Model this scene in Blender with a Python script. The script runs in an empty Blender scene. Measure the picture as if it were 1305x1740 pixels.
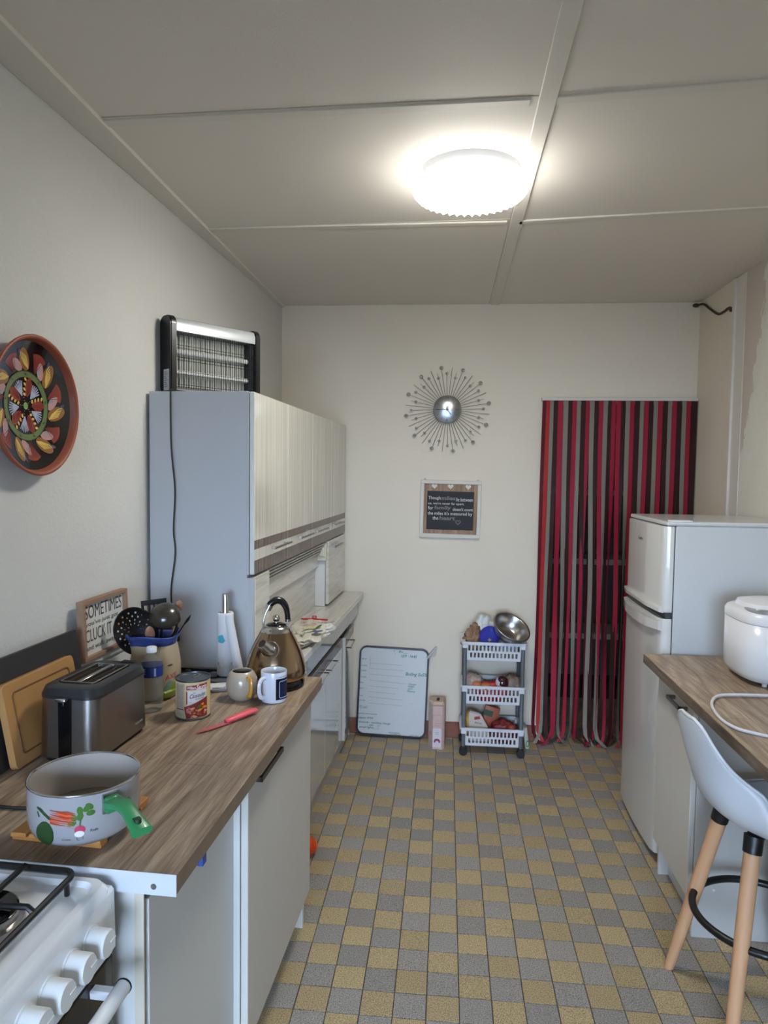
import bpy, bmesh, math, random
from mathutils import Vector, Matrix, Euler, noise
random.seed(7)
PI=math.pi
SC=bpy.context.scene; COL=SC.collection
# ---------------------------------------------------------------- camera
cd=bpy.data.cameras.new('camera'); cam=bpy.data.objects.new('camera',cd); COL.objects.link(cam)
cd.sensor_fit='VERTICAL'; cd.sensor_height=24.0; cd.lens=1179.31/1740*24.0; cd.clip_start=.05
cr=Vector((0.99585346,0.09001144,0.0131843)); cu=Vector((-0.01834644,0.05676558,0.99821895)); cf=Vector((-0.08910271,0.99432168,-0.05818159))
CP=Vector((0.0327,-2.0753,1.6240))
cam.matrix_world=Matrix(((cr.x,cu.x,-cf.x,CP.x),(cr.y,cu.y,-cf.y,CP.y),(cr.z,cu.z,-cf.z,CP.z),(0,0,0,1)))
SC.camera=cam
# ---------------------------------------------------------------- world, daylight, exposure
W=bpy.data.worlds.new('sky'); SC.world=W; W.use_nodes=True
_b=W.node_tree.nodes['Background']; _b.inputs[0].default_value=(.62,.78,1.0,1); _b.inputs[1].default_value=.8
def area(name,loc,tgt,sx,sy,power,col):
    l=bpy.data.lights.new(name,'AREA'); l.shape='RECTANGLE'; l.size=sx; l.size_y=sy; l.energy=power; l.color=col
    o=bpy.data.objects.new(name,l); COL.objects.link(o); o.location=loc
    d=(Vector(tgt)-Vector(loc)).normalized(); o.rotation_euler=d.to_track_quat('-Z','Y').to_euler(); return o
# daylight through the glazed doors of the rear wall (behind the camera)
_w=area('window_daylight',(-.1,-4.42,1.25),(.1,2.1,-1.2),1.7,1.5,56,(.55,.73,1.0)); _w.data.spread=math.radians(70)
SC.view_settings.view_transform='Standard'; SC.view_settings.look='None'; SC.view_settings.gamma=1
SC.view_settings.use_curve_mapping=False; SC.view_settings.exposure=0.11
LAMP_EMIT=60.0; RIM_EMIT=4.5
# ---------------------------------------------------------------- materials
def lin(c):
    if isinstance(c,str): c=tuple(int(c[i:i+2],16)/255 for i in (0,2,4))
    return tuple((x/12.92 if x<=.04045 else ((x+.055)/1.055)**2.4) for x in c)
_M={}
class NT:
    def __init__(s,name):
        s.m=bpy.data.materials.new(name); s.m.use_nodes=True; s.t=s.m.node_tree; s.n=s.t.nodes; s.l=s.t.links
        s.b=s.n['Principled BSDF']; s.tc=None
    def new(s,t,**k):
        n=s.n.new(t)
        for a,v in k.items(): setattr(n,a,v)
        return n
    def coord(s,which='Object',scale=(1,1,1),rot=(0,0,0)):
        if which=='World': o=s.new('ShaderNodeNewGeometry').outputs['Position']
        else: o=s.new('ShaderNodeTexCoord').outputs[which]
        mp=s.new('ShaderNodeMapping'); mp.inputs['Scale'].default_value=scale; mp.inputs['Rotation'].default_value=rot
        s.l.new(o,mp.inputs['Vector']); return mp.outputs[0]
    def noise(s,vec,scale,detail=3,rough=.5,dist=0):
        n=s.new('ShaderNodeTexNoise'); n.inputs['Scale'].default_value=scale; n.inputs['Detail'].default_value=detail
        n.inputs['Roughness'].default_value=rough; n.inputs['Distortion'].default_value=dist
        s.l.new(vec,n.inputs['Vector']); return n.outputs['Fac']
    def ramp(s,fac,stops):
        r=s.new('ShaderNodeValToRGB'); e=r.color_ramp.elements
        e[0].position=stops[0][0]; e[0].color=(*lin(stops[0][1]),1); e[1].position=stops[-1][0]; e[1].color=(*lin(stops[-1][1]),1)
        for p,c in stops[1:-1]:
            q=e.new(p); q.color=(*lin(c),1)
        s.l.new(fac,r.inputs[0]); return r.outputs[0]
    def mix(s,a,b,f,mode='MIX'):
        n=s.new('ShaderNodeMix',data_type='RGBA',blend_type=mode)
        for i,v in ((6,a),(7,b)):
            if isinstance(v,(tuple,str)): n.inputs[i].default_value=(*lin(v),1)
            else: s.l.new(v,n.inputs[i])
        if isinstance(f,(int,float)): n.inputs[0].default_value=f
        else: s.l.new(f,n.inputs[0])
        return n.outputs[2]
    def bump(s,h,strength,dist=.001):
        b=s.new('ShaderNodeBump'); b.inputs['Strength'].default_value=strength; b.inputs['Distance'].default_value=dist
        s.l.new(h,b.inputs['Height']); s.l.new(b.outputs[0],s.b.inputs['Normal'])
    def col(s,c):
        if isinstance(c,(tuple,str)): s.b.inputs['Base Color'].default_value=(*lin(c),1)
        else: s.l.new(c,s.b.inputs['Base Color'])
    def set(s,rough=.5,metal=0,coat=0,spec=.5,trans=0,ior=1.45):
        s.b.inputs['Roughness'].default_value=rough; s.b.inputs['Metallic'].default_value=metal
        s.b.inputs['Coat Weight'].default_value=coat; s.b.inputs['Specular IOR Level'].default_value=spec
        s.b.inputs['Transmission Weight'].default_value=trans; s.b.inputs['IOR'].default_value=ior
def mat(name,c='808080',rough=.5,metal=0,var=.06,vs=12,bump=0,bs=150,coat=0,spec=.5,trans=0,ior=1.45,emit=0):
    if name in _M: return _M[name]
    k=NT(name); k.set(rough,metal,coat,spec,trans,ior)
    cl=lin(c)
    if var:
        v=k.coord(); f=k.noise(v,vs,3)
        n=k.new('ShaderNodeMix',data_type='RGBA'); n.inputs[6].default_value=(*[x*(1-var) for x in cl],1); n.inputs[7].default_value=(*[min(1,x*(1+var)) for x in cl],1)
        k.l.new(f,n.inputs[0]); k.l.new(n.outputs[2],k.b.inputs['Base Color'])
    else: k.b.inputs['Base Color'].default_value=(*cl,1)
    if bump:
        v=k.coord(); k.bump(k.noise(v,bs,4),bump,.002)
    if emit:
        k.b.inputs['Emission Color'].default_value=(*cl,1); k.b.inputs['Emission Strength'].default_value=emit
    _M[name]=k.m; return k.m
def custom(name):
    def deco(fn):
        k=NT(name); fn(k); _M[name]=k.m; return k.m
    return deco
@custom('left_plaster')
def m_wall(k):
    v=k.coord('World'); k.col(k.mix('C8C7C1','D2D1CC',k.noise(v,2.5,4))); k.set(.9,spec=.2)
    k.bump(k.noise(v,75,6,.7),.55,.006)
@custom('back_plaster')
def m_wallb(k):
    v=k.coord('World'); k.col(k.mix('D5CBB9','DCD2C2',k.noise(v,3,4))); k.set(.9,spec=.2); k.bump(k.noise(v,45,4),.2,.004)
@custom('patched_plaster')
def m_wallr(k):
    g=k.new('ShaderNodeNewGeometry'); sx=k.new('ShaderNodeSeparateXYZ'); k.l.new(g.outputs['Position'],sx.inputs[0])
    n=k.noise(k.coord('World',(1,1,.8)),4.5,8,.68,.5); n2=k.noise(k.coord('World'),22,6,.7)
    def mth(op,a,b_):
        m=k.new('ShaderNodeMath',operation=op)
        for i,q in enumerate((a,b_)):
            if isinstance(q,(int,float)): m.inputs[i].default_value=q
            else: k.l.new(q,m.inputs[i])
        return m.outputs[0]
    f=mth('ADD',mth('ADD',sx.outputs[1],mth('MULTIPLY',sx.outputs[2],.3)),mth('MULTIPLY',n,.45))
    f=mth('MULTIPLY',mth('SUBTRACT',f,1.5),1.0)
    c=k.ramp(f,[(.52,'D6D2C6'),(.66,'DBD8CE'),(.735,'D6D3C9'),(.745,'E0DDD4'),(.755,'C2B6AA'),(.95,'BFB3A8')])
    k.col(k.mix(c,'C9C4B8',mth('MULTIPLY',n2,.35))); k.set(.85,spec=.2); k.bump(f,.5,.02)
@custom('ceiling_board')
def m_ceil(k):
    v=k.coord('World'); k.col(k.mix('DAD3C9','E2DBD1',k.noise(v,1.5,4))); k.set(.7,spec=.3); k.bump(k.noise(v,160,3),.15,.002)
def floor_tile(name,base,dark,light):
    k=NT(name); v=k.coord('World'); f=k.noise(v,300,2,.65)
    c=k.ramp(f,[(.36,dark),(.47,base),(.56,base),(.66,light)])
    oi=k.new('ShaderNodeObjectInfo'); mr=k.new('ShaderNodeMapRange'); mr.inputs[3].default_value=.88; mr.inputs[4].default_value=1.08
    k.l.new(oi.outputs['Random'],mr.inputs[0])
    n=k.new('ShaderNodeVectorMath',operation='SCALE'); k.l.new(c,n.inputs[0]); k.l.new(mr.outputs[0],n.inputs['Scale']); k.l.new(n.outputs[0],k.b.inputs['Base Color'])
    k.set(.55,spec=.35); k.bump(k.noise(v,120,2),.1,.001); _M[name]=k.m; return k.m
m_ty=floor_tile('yellow_speckled_tile','A8946F','5E4C30','CBBA97')
m_tg=floor_tile('grey_speckled_tile','8F8982','504B47','AEAAA3')
def oak(name,ax):
    k=NT(name); sc=(14,1.1,14) if ax=='y' else (1.1,14,14)
    v=k.coord('Object',sc,(0,0,.06)); g=k.noise(v,2.2,8,.62,1.4)
    v2=k.coord('Object',(60,3,60) if ax=='y' else (3,60,60),(0,0,.06)); g2=k.noise(v2,3,4,.6)
    c=k.ramp(g,[(.28,'54433A'),(.41,'7B6857'),(.52,'927E6A'),(.62,'B3A18A'),(.74,'6E5B4B')])
    c=k.mix(c,k.ramp(g2,[(.38,'5E4C40'),(.62,'A8957E')]),.33)
    # plank seams of the printed laminate
    br=k.new('ShaderNodeTexBrick'); br.inputs['Scale'].default_value=1; br.inputs['Brick Width'].default_value=.9; br.inputs['Row Height'].default_value=.11
    br.inputs['Mortar Size'].default_value=.0012; br.inputs['Color1'].default_value=(1,1,1,1); br.inputs['Color2'].default_value=(.86,.86,.86,1); br.inputs['Mortar'].default_value=(.35,.33,.3,1)
    k.l.new(k.coord('Object',(1,1,1),(0,0,PI/2) if ax=='y' else (0,0,0)),br.inputs['Vector'])
    c=k.mix(c,br.outputs['Color'],.8,'MULTIPLY'); k.col(c); k.set(.42,spec=.4); k.bump(g2,.12,.001); _M[name]=k.m; return k.m
m_oak=oak('worktop_oak_laminate','y')
m_oakedge=mat('worktop_edge_band','7C6B5A',.5,var=.2,vs=20)
@custom('buffet_gloss_cream')
def m_cream(k):
    v=k.coord('Object',(1,90,1.2)); n=k.noise(v,1.3,3,.6)
    k.col(k.ramp(n,[(.38,'BAB7AB'),(.5,'C5C3B8'),(.6,'CECBC1')])); k.set(.16,spec=.5,coat=.35); k.b.inputs['Coat Roughness'].default_value=.04
@custom('buffet_gloss_brown')
def m_brown(k):
    v=k.coord('Object',(1,110,1.2)); n=k.noise(v,1.3,3,.6)
    k.col(k.ramp(n,[(.38,'3A2C26'),(.5,'523F37'),(.62,'6C5A50')])); k.set(.22,spec=.4,coat=.0); k.b.inputs['Coat Roughness'].default_value=.04
@custom('streaky_white_wood')
def m_streak(k):
    v=k.coord('Object',(14,1.4,16),(.25,0,.0)); n=k.noise(v,1.6,6,.6,.5)
    k.col(k.ramp(n,[(.32,'B1AEA4'),(.46,'C6C3BA'),(.58,'D0CEC6'),(.72,'BEB9AD')])); k.set(.22,coat=.4); k.b.inputs['Coat Roughness'].default_value=.06
@custom('mirror_gloss_grey')
def m_ggrey(k):
    k.col('8C8A8E'); k.set(.12,coat=.7); k.b.inputs['Coat Roughness'].default_value=.03
@custom('mirror_gloss_white')
def m_gwhite(k):
    k.col('C9C9C6'); k.set(.10,spec=.7,coat=1); k.b.inputs['Coat Roughness'].default_value=.02; k.b.inputs['Coat IOR'].default_value=1.7
m_side=mat('satin_grey_panel','B2B3B5',.35,var=.02)
m_white=mat('white_melamine','CFCFCB',.4,var=.02)
m_whitegloss=mat('white_enamel','E6E8EA',.15,var=.02,coat=.5)
m_whiteplastic=mat('white_plastic','DADCDC',.38,var=.02)
m_black=mat('black_plastic','141415',.4,var=.1)
m_blackgloss=mat('black_gloss','0B0B0D',.1,var=0)
m_chrome=mat('chrome','C8C8C8',.15,1,var=0)
m_steel=mat('steel','A9A6A2',.28,1,var=.05)
m_brushed=mat('brushed_steel','8F8C88',.30,1,var=.06,vs=30)
m_beech=mat('beech_wood','B98D68',.55,var=.10,vs=9,bump=.05)
m_terra=mat('terracotta','9C5138',.6,var=.12)
m_grey=mat('mid_grey_plastic','70757B',.45)
m_text=mat('black_ink','16161A',.6,var=0)
# ---------------------------------------------------------------- frames and helpers
A=math.radians(2.1); OX=-1.059
def L(u,v,z=0): return Vector((OX+u*math.cos(A)+v*math.sin(A), -u*math.sin(A)+v*math.cos(A), z))
def setp(o,label,cat,group=None,kind=None):
    if label: o['label']=label
    if cat: o['category']=cat
    if group: o['group']=group
    if kind: o['kind']=kind
    return o
def thing(name,label,cat,loc=(0,0,0),rz=0,group=None,kind=None):
    o=bpy.data.objects.new(name,None); COL.objects.link(o); o.location=loc; o.rotation_euler=(0,0,rz); o.empty_display_size=.05
    return setp(o,label,cat,group,kind)
def lthing(name,label,cat,u,v,z,rz=0,**k): return thing(name,label,cat,L(u,v,z),-A+rz,**k)
def obj(name,bm,m,parent=None,smooth=False,label=None,loc=None,rot=None):
    me=bpy.data.meshes.new(name); bmesh.ops.recalc_face_normals(bm,faces=bm.faces); bm.to_mesh(me); bm.free()
    for x in (m if isinstance(m,(list,tuple)) else [m]): me.materials.append(x)
    if smooth:
        for p in me.polygons: p.use_smooth=True
        if smooth!='all':
            try: me.set_sharp_from_angle(angle=math.radians(38))
            except Exception: pass
    o=bpy.data.objects.new(name,me); COL.objects.link(o)
    if parent: o.parent=parent
    if label: o['label']=label
    if loc is not None: o.location=loc
    if rot is not None: o.rotation_euler=rot
    return o
def copyobj(o,parent,loc=None):
    c=o.copy(); COL.objects.link(c); c.parent=parent
    if loc is not None: c.location=loc
    return c
def B(): return bmesh.new()
def box(bm,x0,x1,y0,y1,z0,z1,bev=0,seg=2,mi=0,mx=None):
    r=bmesh.ops.create_cube(bm,size=1.0); vs=r['verts']
    for v in vs: v.co=Vector(((x0+x1)/2+v.co.x*(x1-x0),(y0+y1)/2+v.co.y*(y1-y0),(z0+z1)/2+v.co.z*(z1-z0)))
    if bev:
        es=list({e for v in vs for e in v.link_edges}); rr=bmesh.ops.bevel(bm,geom=es,offset=bev,segments=seg,affect='EDGES',profile=.5)
        vs=list({v for f in rr['faces'] for v in f.verts}|{v for v in vs if v.is_valid})
    fs={f for v in vs for f in v.link_faces}
    for f in fs: f.material_index=mi
    if mx is not None: bmesh.ops.transform(bm,matrix=mx,verts=[v for v in vs])
    return vs
def xf(bm,mx,verts=None): bmesh.ops.transform(bm,matrix=mx,verts=verts or bm.verts[:])
def lathe(bm,prof,seg=32,c=(0,0,0),cap=True,mi=0,fn=None):
    rings=[]
    for r,z in prof:
        if r<1e-6: rings.append([bm.verts.new((c[0],c[1],c[2]+z))])
        else:
            ring=[]
            for i in range(seg):
                a=2*PI*i/seg; rr=r*(fn(a,r,z) if fn else 1)
                ring.append(bm.verts.new((c[0]+rr*math.cos(a),c[1]+rr*math.sin(a),c[2]+z)))
            rings.append(ring)
    new=[v for q in rings for v in q]
    for a,b in zip(rings[:-1],rings[1:]):
        if len(a)==1 and len(b)==1: continue
        for i in range(seg):
            j=(i+1)%seg
            if len(a)==1: f=bm.faces.new((a[0],b[i],b[j]))
            elif len(b)==1: f=bm.faces.new((a[i],a[j],b[0]))
            else: f=bm.faces.new((a[i],a[j],b[j],b[i]))
            f.material_index=mi
    if cap:
        for q in (rings[0],rings[-1]):
            if len(q)>1: f=bm.faces.new(q); f.material_index=mi
    return new
def cyl(bm,p0,p1,r0,r1=None,seg=16,mi=0): return tube(bm,[p0,p1],[r0,r0 if r1 is None else r1],seg,mi=mi)
def smooth_pts(pts,n=8,closed=False):
    P=[Vector(p) for p in pts]; out=[]; N=len(P); rng=range(N if closed else N-1)
    for i in rng:
        p0=P[(i-1)%N] if (closed or i>0) else P[0]; p1=P[i]; p2=P[(i+1)%N]; p3=P[(i+2)%N] if (closed or i+2<N) else P[-1]
        for k in range(n):
            t=k/n; out.append(.5*((2*p1)+(p2-p0)*t+(2*p0-5*p1+4*p2-p3)*t*t+(3*p1-p0-3*p2+p3)*t**3))
    if not closed: out.append(P[-1].copy())
    return out
def tube(bm,pts,r,seg=10,closed=False,mi=0,flat=None):
    P=[Vector(p) for p in pts]; N=len(P); R=r if isinstance(r,(list,tuple)) else [r]*N
    rings=[]; up=None
    for i in range(N):
        a=P[(i-1)%N] if (closed or i>0) else P[i]; b=P[(i+1)%N] if (closed or i<N-1) else P[i]
        t=(b-a).normalized()
        if up is None:
            up=Vector((0,0,1)) if abs(t.z)<.9 else Vector((1,0,0))
        up=(up-t*up.dot(t)); up.normalize(); s=t.cross(up)
        ring=[]
        for k in range(seg):
            q=2*PI*k/seg; fx,fy=(flat if flat else (1,1))
            ring.append(bm.verts.new(P[i]+(s*math.cos(q)*fx+up*math.sin(q)*fy)*R[i]))
        rings.append(ring)
    M=N if closed else N-1
    for i in range(M):
        a=rings[i]; b=rings[(i+1)%N]
        for k in range(seg):
            f=bm.faces.new((a[k],a[(k+1)%seg],b[(k+1)%seg],b[k])); f.material_index=mi
    if not closed:
        for q in (rings[0],rings[-1]):
            f=bm.faces.new(q); f.material_index=mi
    return [v for q in rings for v in q]
def ball(bm,c,r,u=16,v=10,sc=(1,1,1),mi=0):
    rr=bmesh.ops.create_uvsphere(bm,u_segments=u,v_segments=v,radius=r)
    for q in rr['verts']: q.co=Vector((q.co.x*sc[0]+c[0],q.co.y*sc[1]+c[1],q.co.z*sc[2]+c[2]))
    for f in {f for q in rr['verts'] for f in q.link_faces}: f.material_index=mi
    return rr['verts']
def prism(bm,poly,z0,z1,mi=0,mx=None):
    a=[bm.verts.new((x,y,z0)) for x,y in poly]; b=[bm.verts.new((x,y,z1)) for x,y in poly]; n=len(poly)
    fs=[bm.faces.new(a[::-1]),bm.faces.new(b)]
    for i in range(n): fs.append(bm.faces.new((a[i],a[(i+1)%n],b[(i+1)%n],b[i])))
    for f in fs: f.material_index=mi
    if mx is not None: bmesh.ops.transform(bm,matrix=mx,verts=a+b)
    return a+b
def rrect(w,h,r,n=6,cx=0,cy=0):
    o=[]
    for sx,sy,a0 in ((1,1,0),(-1,1,90),(-1,-1,180),(1,-1,270)):
        for i in range(n+1):
            a=math.radians(a0+90*i/n); o.append((cx+sx*(w/2-r)+r*math.cos(a),cy+sy*(h/2-r)+r*math.sin(a)))
    return o
def ringprism(bm,outer,inner,z0,z1,mi=0):
    n=len(outer); vs=[[bm.verts.new((x,y,z)) for x,y in P] for P in (outer,inner) for z in (z0,z1)]
    o0,o1,i0,i1=vs
    for i in range(n):
        j=(i+1)%n
        for f in ((o0[i],o0[j],o1[j],o1[i]),(i0[j],i0[i],i1[i],i1[j]),(o1[i],o1[j],i1[j],i1[i]),(o0[j],o0[i],i0[i],i0[j])):
            bm.faces.new(f).material_index=mi
    return sum(vs,[])
# flat print helpers: (x,y) -> parent space
EPS=.0006
def plane_map(o,ex,ey):
    o=Vector(o); ex=Vector(ex).normalized(); ey=Vector(ey).normalized(); n=ex.cross(ey)
    return lambda x,y: o+ex*x+ey*y+n*EPS
def cyl_map(r,th0,z0,cx=0,cy=0,rf=None):
    return lambda x,y: Vector((cx+((rf(z0+y) if rf else r)+EPS)*math.cos(th0+x/r),cy+((rf(z0+y) if rf else r)+EPS)*math.sin(th0+x/r),z0+y))
def lift(mp,d):
    def f(x,y):
        p=mp(x,y); e=1e-4; n=(mp(x+e,y)-p).cross(mp(x,y+e)-p)
        return p+n.normalized()*d
    return f
def shape(name,polys,mp,m,parent,cell=None,label=None):
    bm=B()
    for P in polys:
        try: bm.faces.new([bm.verts.new((x,y,0)) for x,y in P])
        except ValueError: pass
    bmesh.ops.triangulate(bm,faces=bm.faces[:])
    if cell:
        for _ in range(5):
            es=[e for e in bm.edges if e.calc_length()>cell]
            if not es: break
            bmesh.ops.subdivide_edges(bm,edges=es,cuts=1); bmesh.ops.triangulate(bm,faces=[f for f in bm.faces if len(f.verts)>3])
    for v in bm.verts: v.co=mp(v.co.x,v.co.y)
    me=bpy.data.meshes.new(name); bm.to_mesh(me); bm.free(); me.materials.append(m)
    o=bpy.data.objects.new(name,me); COL.objects.link(o); o.parent=parent
    if label: o['label']=label
    return o
def stroke(P,w):
    out=[]
    for a,b in zip(P[:-1],P[1:]):
        dx,dy=b[0]-a[0],b[1]-a[1]; l=math.hypot(dx,dy) or 1; nx,ny=-dy/l*w/2,dx/l*w/2
        out.append([(a[0]+nx,a[1]+ny),(a[0]-nx,a[1]-ny),(b[0]-nx,b[1]-ny),(b[0]+nx,b[1]+ny)])
    return out
def blob(cx,cy,rx,ry,rot=0,n=14,k=None):
    o=[]
    for i in range(n):
        a=2*PI*i/n; q=k(a) if k else 1; x,y=rx*q*math.cos(a),ry*q*math.sin(a)
        o.append((cx+x*math.cos(rot)-y*math.sin(rot),cy+x*math.sin(rot)+y*math.cos(rot)))
    return o
def text(s,mp,m,parent,x,y,w,h=None,shear=0,bold=0,slope=0,name='lettering',outline=False,label=None):
    cu=bpy.data.curves.new('t','FONT'); cu.body=s; cu.size=1; cu.resolution_u=3; cu.offset=bold
    if outline: cu.fill_mode='NONE'; cu.bevel_depth=.012; cu.bevel_resolution=0
    to=bpy.data.objects.new('t',cu); COL.objects.link(to); bpy.context.view_layer.update()
    me=bpy.data.meshes.new_from_object(to.evaluated_get(bpy.context.evaluated_depsgraph_get()))
    bpy.data.objects.remove(to); bpy.data.curves.remove(cu)
    if not me.vertices: return None
    xs=[v.co.x for v in me.vertices]; ys=[v.co.y for v in me.vertices]; x0,x1,y0,y1=min(xs),max(xs),min(ys),max(ys)
    sx=w/(x1-x0); sy=(h/(y1-y0)) if h else sx
    for v in me.vertices:
        px=(v.co.x-x0)*sx; py=(v.co.y-y0)*sy; px+=shear*py
        v.co=mp(x+px,y+py+slope*px)
    me.materials.clear(); me.materials.append(m); me.name=name
    o=bpy.data.objects.new(name,me); COL.objects.link(o); o.parent=parent
    if label: o['label']=label
    return o
def scribble(cx,cy,w,h,n,lw,seed=0):
    rd=random.Random(seed); out=[]
    x=cx
    for i in range(n):
        P=[(x+rd.uniform(0,.7)*w/n,cy+rd.uniform(0,h)) for _ in range(4)]; out+=stroke(P,lw); x+=w/n
    return out
# ================================================================= STRUCTURE
def struct(name,bm,m,label=None,parent=None,smooth=False):
    o=obj(name,bm,m,parent,smooth); 
    if not parent: o['kind']='structure'
    if label: o['label']=label; o['category']=name.split('_')[0]
    return o
XR=1.468; YB=2.128; ZC=2.62; YR=-4.3
m_grout=mat('dark_grout','4A443C',.9,var=.2,vs=80)
bm=B(); box(bm,-1.6,1.9,YR-.2,4.0,-.12,-.0025); floor=struct('floor',bm,m_grout,'floor of small square speckled tiles laid in a yellow and grey checker')
def loc2px(P):
    d=Vector(P)-CP; z=d.dot(cf); return 652.5+1179.31*d.dot(cr)/z, 870-1179.31*d.dot(cu)/z, z
cand=[]; rest=[]
for i in range(-13,16):
    for j in range(-43,36):
        cx,cy=(i+.5)*.1,(j+.5)*.1
        if cy>2.95: continue
        vis=False
        if cy>-1.2 and -.58<cx<1.2:
            x,y,z=loc2px((cx,cy,0)); vis=z>0 and -5<x<1310 and y<1755 and not (cy<.3 and cx<-.47) and not (cx>.93 and cy>.37)
        (cand if vis else rest).append((( Vector((cx,cy,0))-CP).length,i,j))
cand.sort(); near=cand[:300]; rest+=cand[300:]
def tile_bm(bm,cx,cy,mi=0,dz=0):
    h=.0487; b=.0018; z=dz
    a=[bm.verts.new((cx+sx*h,cy+sy*h,-.003)) for sx,sy in((-1,-1),(1,-1),(1,1),(-1,1))]
    c=[bm.verts.new((cx+sx*(h-b*.4),cy+sy*(h-b*.4),z)) for sx,sy in((-1,-1),(1,-1),(1,1),(-1,1))]
    bm.faces.new(c).material_index=mi
    for k in range(4): bm.faces.new((a[k],a[(k+1)%4],c[(k+1)%4],c[k])).material_index=mi
protos=[]
for q,m in ((0,m_tg),(1,m_ty)):
    bm=B(); tile_bm(bm,0,0); me=bpy.data.meshes.new('tile'); bm.to_mesh(me); bm.free(); me.materials.append(m); protos.append(me)
for d,i,j in near:
    o=bpy.data.objects.new('tile',protos[(i+j)%2]); COL.objects.link(o); o.parent=floor
    o.location=((i+.5)*.1+random.uniform(-.0004,.0004),(j+.5)*.1+random.uniform(-.0004,.0004),random.uniform(-.0006,0))
    o.rotation_euler=(0,0,random.uniform(-.004,.004))
bm=B()
for d,i,j in rest: tile_bm(bm,(i+.5)*.1,(j+.5)*.1,(i+j)%2,random.uniform(-.0006,0))
o=obj('tile',bm,[m_tg,m_ty],floor); o['kind']='stuff'
# walls
bm=B(); p=[L(0,YR-.2),L(0,2.35),L(-.15,2.35),L(-.15,YR-.2)]; prism(bm,[(q.x,q.y) for q in p],0,ZC+.1)
struct('wall_left',bm,m_wall,'rough white plaster wall on the left')
bm=B(); box(bm,-1.2,.628,YB,YB+.16,0,ZC+.1); box(bm,1.44,1.7,YB,YB+.16,0,ZC+.1); box(bm,.628,1.44,YB,YB+.16,2.035,ZC+.1)
struct('wall_back',bm,m_wallb,'far white wall with the curtained doorway')
bm=B(); box(bm,XR,XR+.15,YR-.2,1.615,0,ZC+.1,mi=0); box(bm,XR,XR+.15,1.615,YB,0,ZC+.1,mi=1)
struct('wall_right',bm,[m_wallr,m_wallb],'right wall with patchy unpainted filler')
bm=B()
for b in ((-1.6,-1.0,0,ZC),(.8,1.7,0,ZC),(-1.0,.8,2.35,ZC),(-1.0,.8,0,.15)): box(bm,b[0],b[1],YR-.15,YR,b[2],b[3]+.02)
struct('wall_rear',bm,m_wallb,'wall behind the camera')
w=thing('window_1','white framed glazed door letting in daylight behind the camera','window',(-.1,YR-.07,.15),kind='structure')
bm=B()
for x0,x1,z0,z1 in ((-.9,-.83,0,2.2),(.83,.9,0,2.2),(-.03,.03,0,2.2),(-.9,.9,0,.08),(-.9,.9,2.12,2.2)): box(bm,x0,x1,-.03,.03,z0,z1,.004)
obj('window_frame',bm,m_white,w)
mg=mat('window_glass','FFFFFF',.0,var=0,trans=1,ior=1.02)
for s in (-.43,.43):
    bm=B(); box(bm,s-.40,s+.40,-.003,.003,.08,2.12); obj('pane',bm,mg,w)
# ceiling boards
bm=B(); box(bm,-1.6,1.9,YR-.2,4.0,ZC+.006,ZC+.12); ceil=struct('ceiling',bm,m_ceil,'pale ceiling of large boards between thin battens')
ys=[YR-.1,-1.95,-1.02,-.11,.785,2.128]
for a,b in zip(ys[:-1],ys[1:]):
    for x0,x1 in ((-1.25,.262),(.264,1.468)):
        s=-.095 if x0>0 else -.03
        P=[(x0,a+.003),(x1,a+.003+(s*(x1-x0) if a>-2 and a<1 else 0)),(x1,b-.003+(s*(x1-x0) if b<1 and b>-2 else 0)),(x0,b-.003)]
        bm=B(); prism(bm,P,ZC,ZC+.01); obj('ceiling_panel',bm,m_ceil,ceil)
def batten(name,P,t=.006):
    bm=B(); prism(bm,P,ZC-t,ZC+.004); es=[e for e in bm.edges if all(v.co.z<ZC-t+.001 for v in e.verts)]
    bmesh.ops.bevel(bm,geom=es,offset=.002,segments=1,affect='EDGES'); struct(name,bm,mat('ceiling_batten','D8D2C8',.6,var=.03),'flat painted batten on the ceiling')
batten('trim_1',[(.225,YR),(.272,YR),(.325,2.128),(.276,2.128)])
batten('trim_2',[(-.99,-.108),(.238,-.145),(.238,-.108),(-.99,-.072)],.005)
batten('trim_3',[(.287,-.150),(1.468,-.262),(1.468,-.226),(.287,-.112)],.005)
batten('trim_4',[(-.99,.778),(.252,.760),(.252,.792),(-.99,.812)])
batten('trim_5',[(.300,.757),(1.468,.630),(1.468,.662),(.300,.790)])
batten('trim_6',[(-.99,-1.04),(.228,-1.06),(.228,-1.02),(-.99,-1.00)])
batten('trim_7',[(.278,-1.06),(1.468,-1.18),(1.468,-1.14),(.278,-1.02)])
q0,q1=L(0,YR),L(0,2.128); batten('trim_8',[(q0.x,q0.y),(-.966,YR),(-.966,2.128),(q1.x,q1.y)],.012)
# electrical trunking on the right wall
bm=B(); box(bm,XR-.014,XR,1.602,1.634,.0,2.615,.003); box(bm,XR-.003,XR,1.50,1.602,.0,2.615)
struct('trim_9',bm,mat('trunking_white','D2CCC2',.5,var=.06),'narrow vertical cable trunking on the right wall above the fridge')
# plinth
m_pl=mat('plinth_terracotta','7C4A38',.6,var=.2,vs=25)
bm=B(); x=-.62
while x<.60:
    x2=min(x+.2,.60); box(bm,x+.0008,x2-.0008,YB-.010,YB,0,.098+random.uniform(-.001,.001),.002,1); x=x2
struct('baseboard_back',bm,m_pl,'brown-red tile plinth along the far wall')
# ledge at the foot of the left wall
bm=B(); box(bm,0,.040,-1.4,.165,1.022,1.048,.008); box(bm,0,.032,-1.4,.150,.90,1.024,.010)
o=obj('trim_10',bm,m_white,None,False,loc=L(0,0),rot=(0,0,-A)); setp(o,'white ledge on the left wall behind the toaster','ledge',kind='structure')
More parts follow.
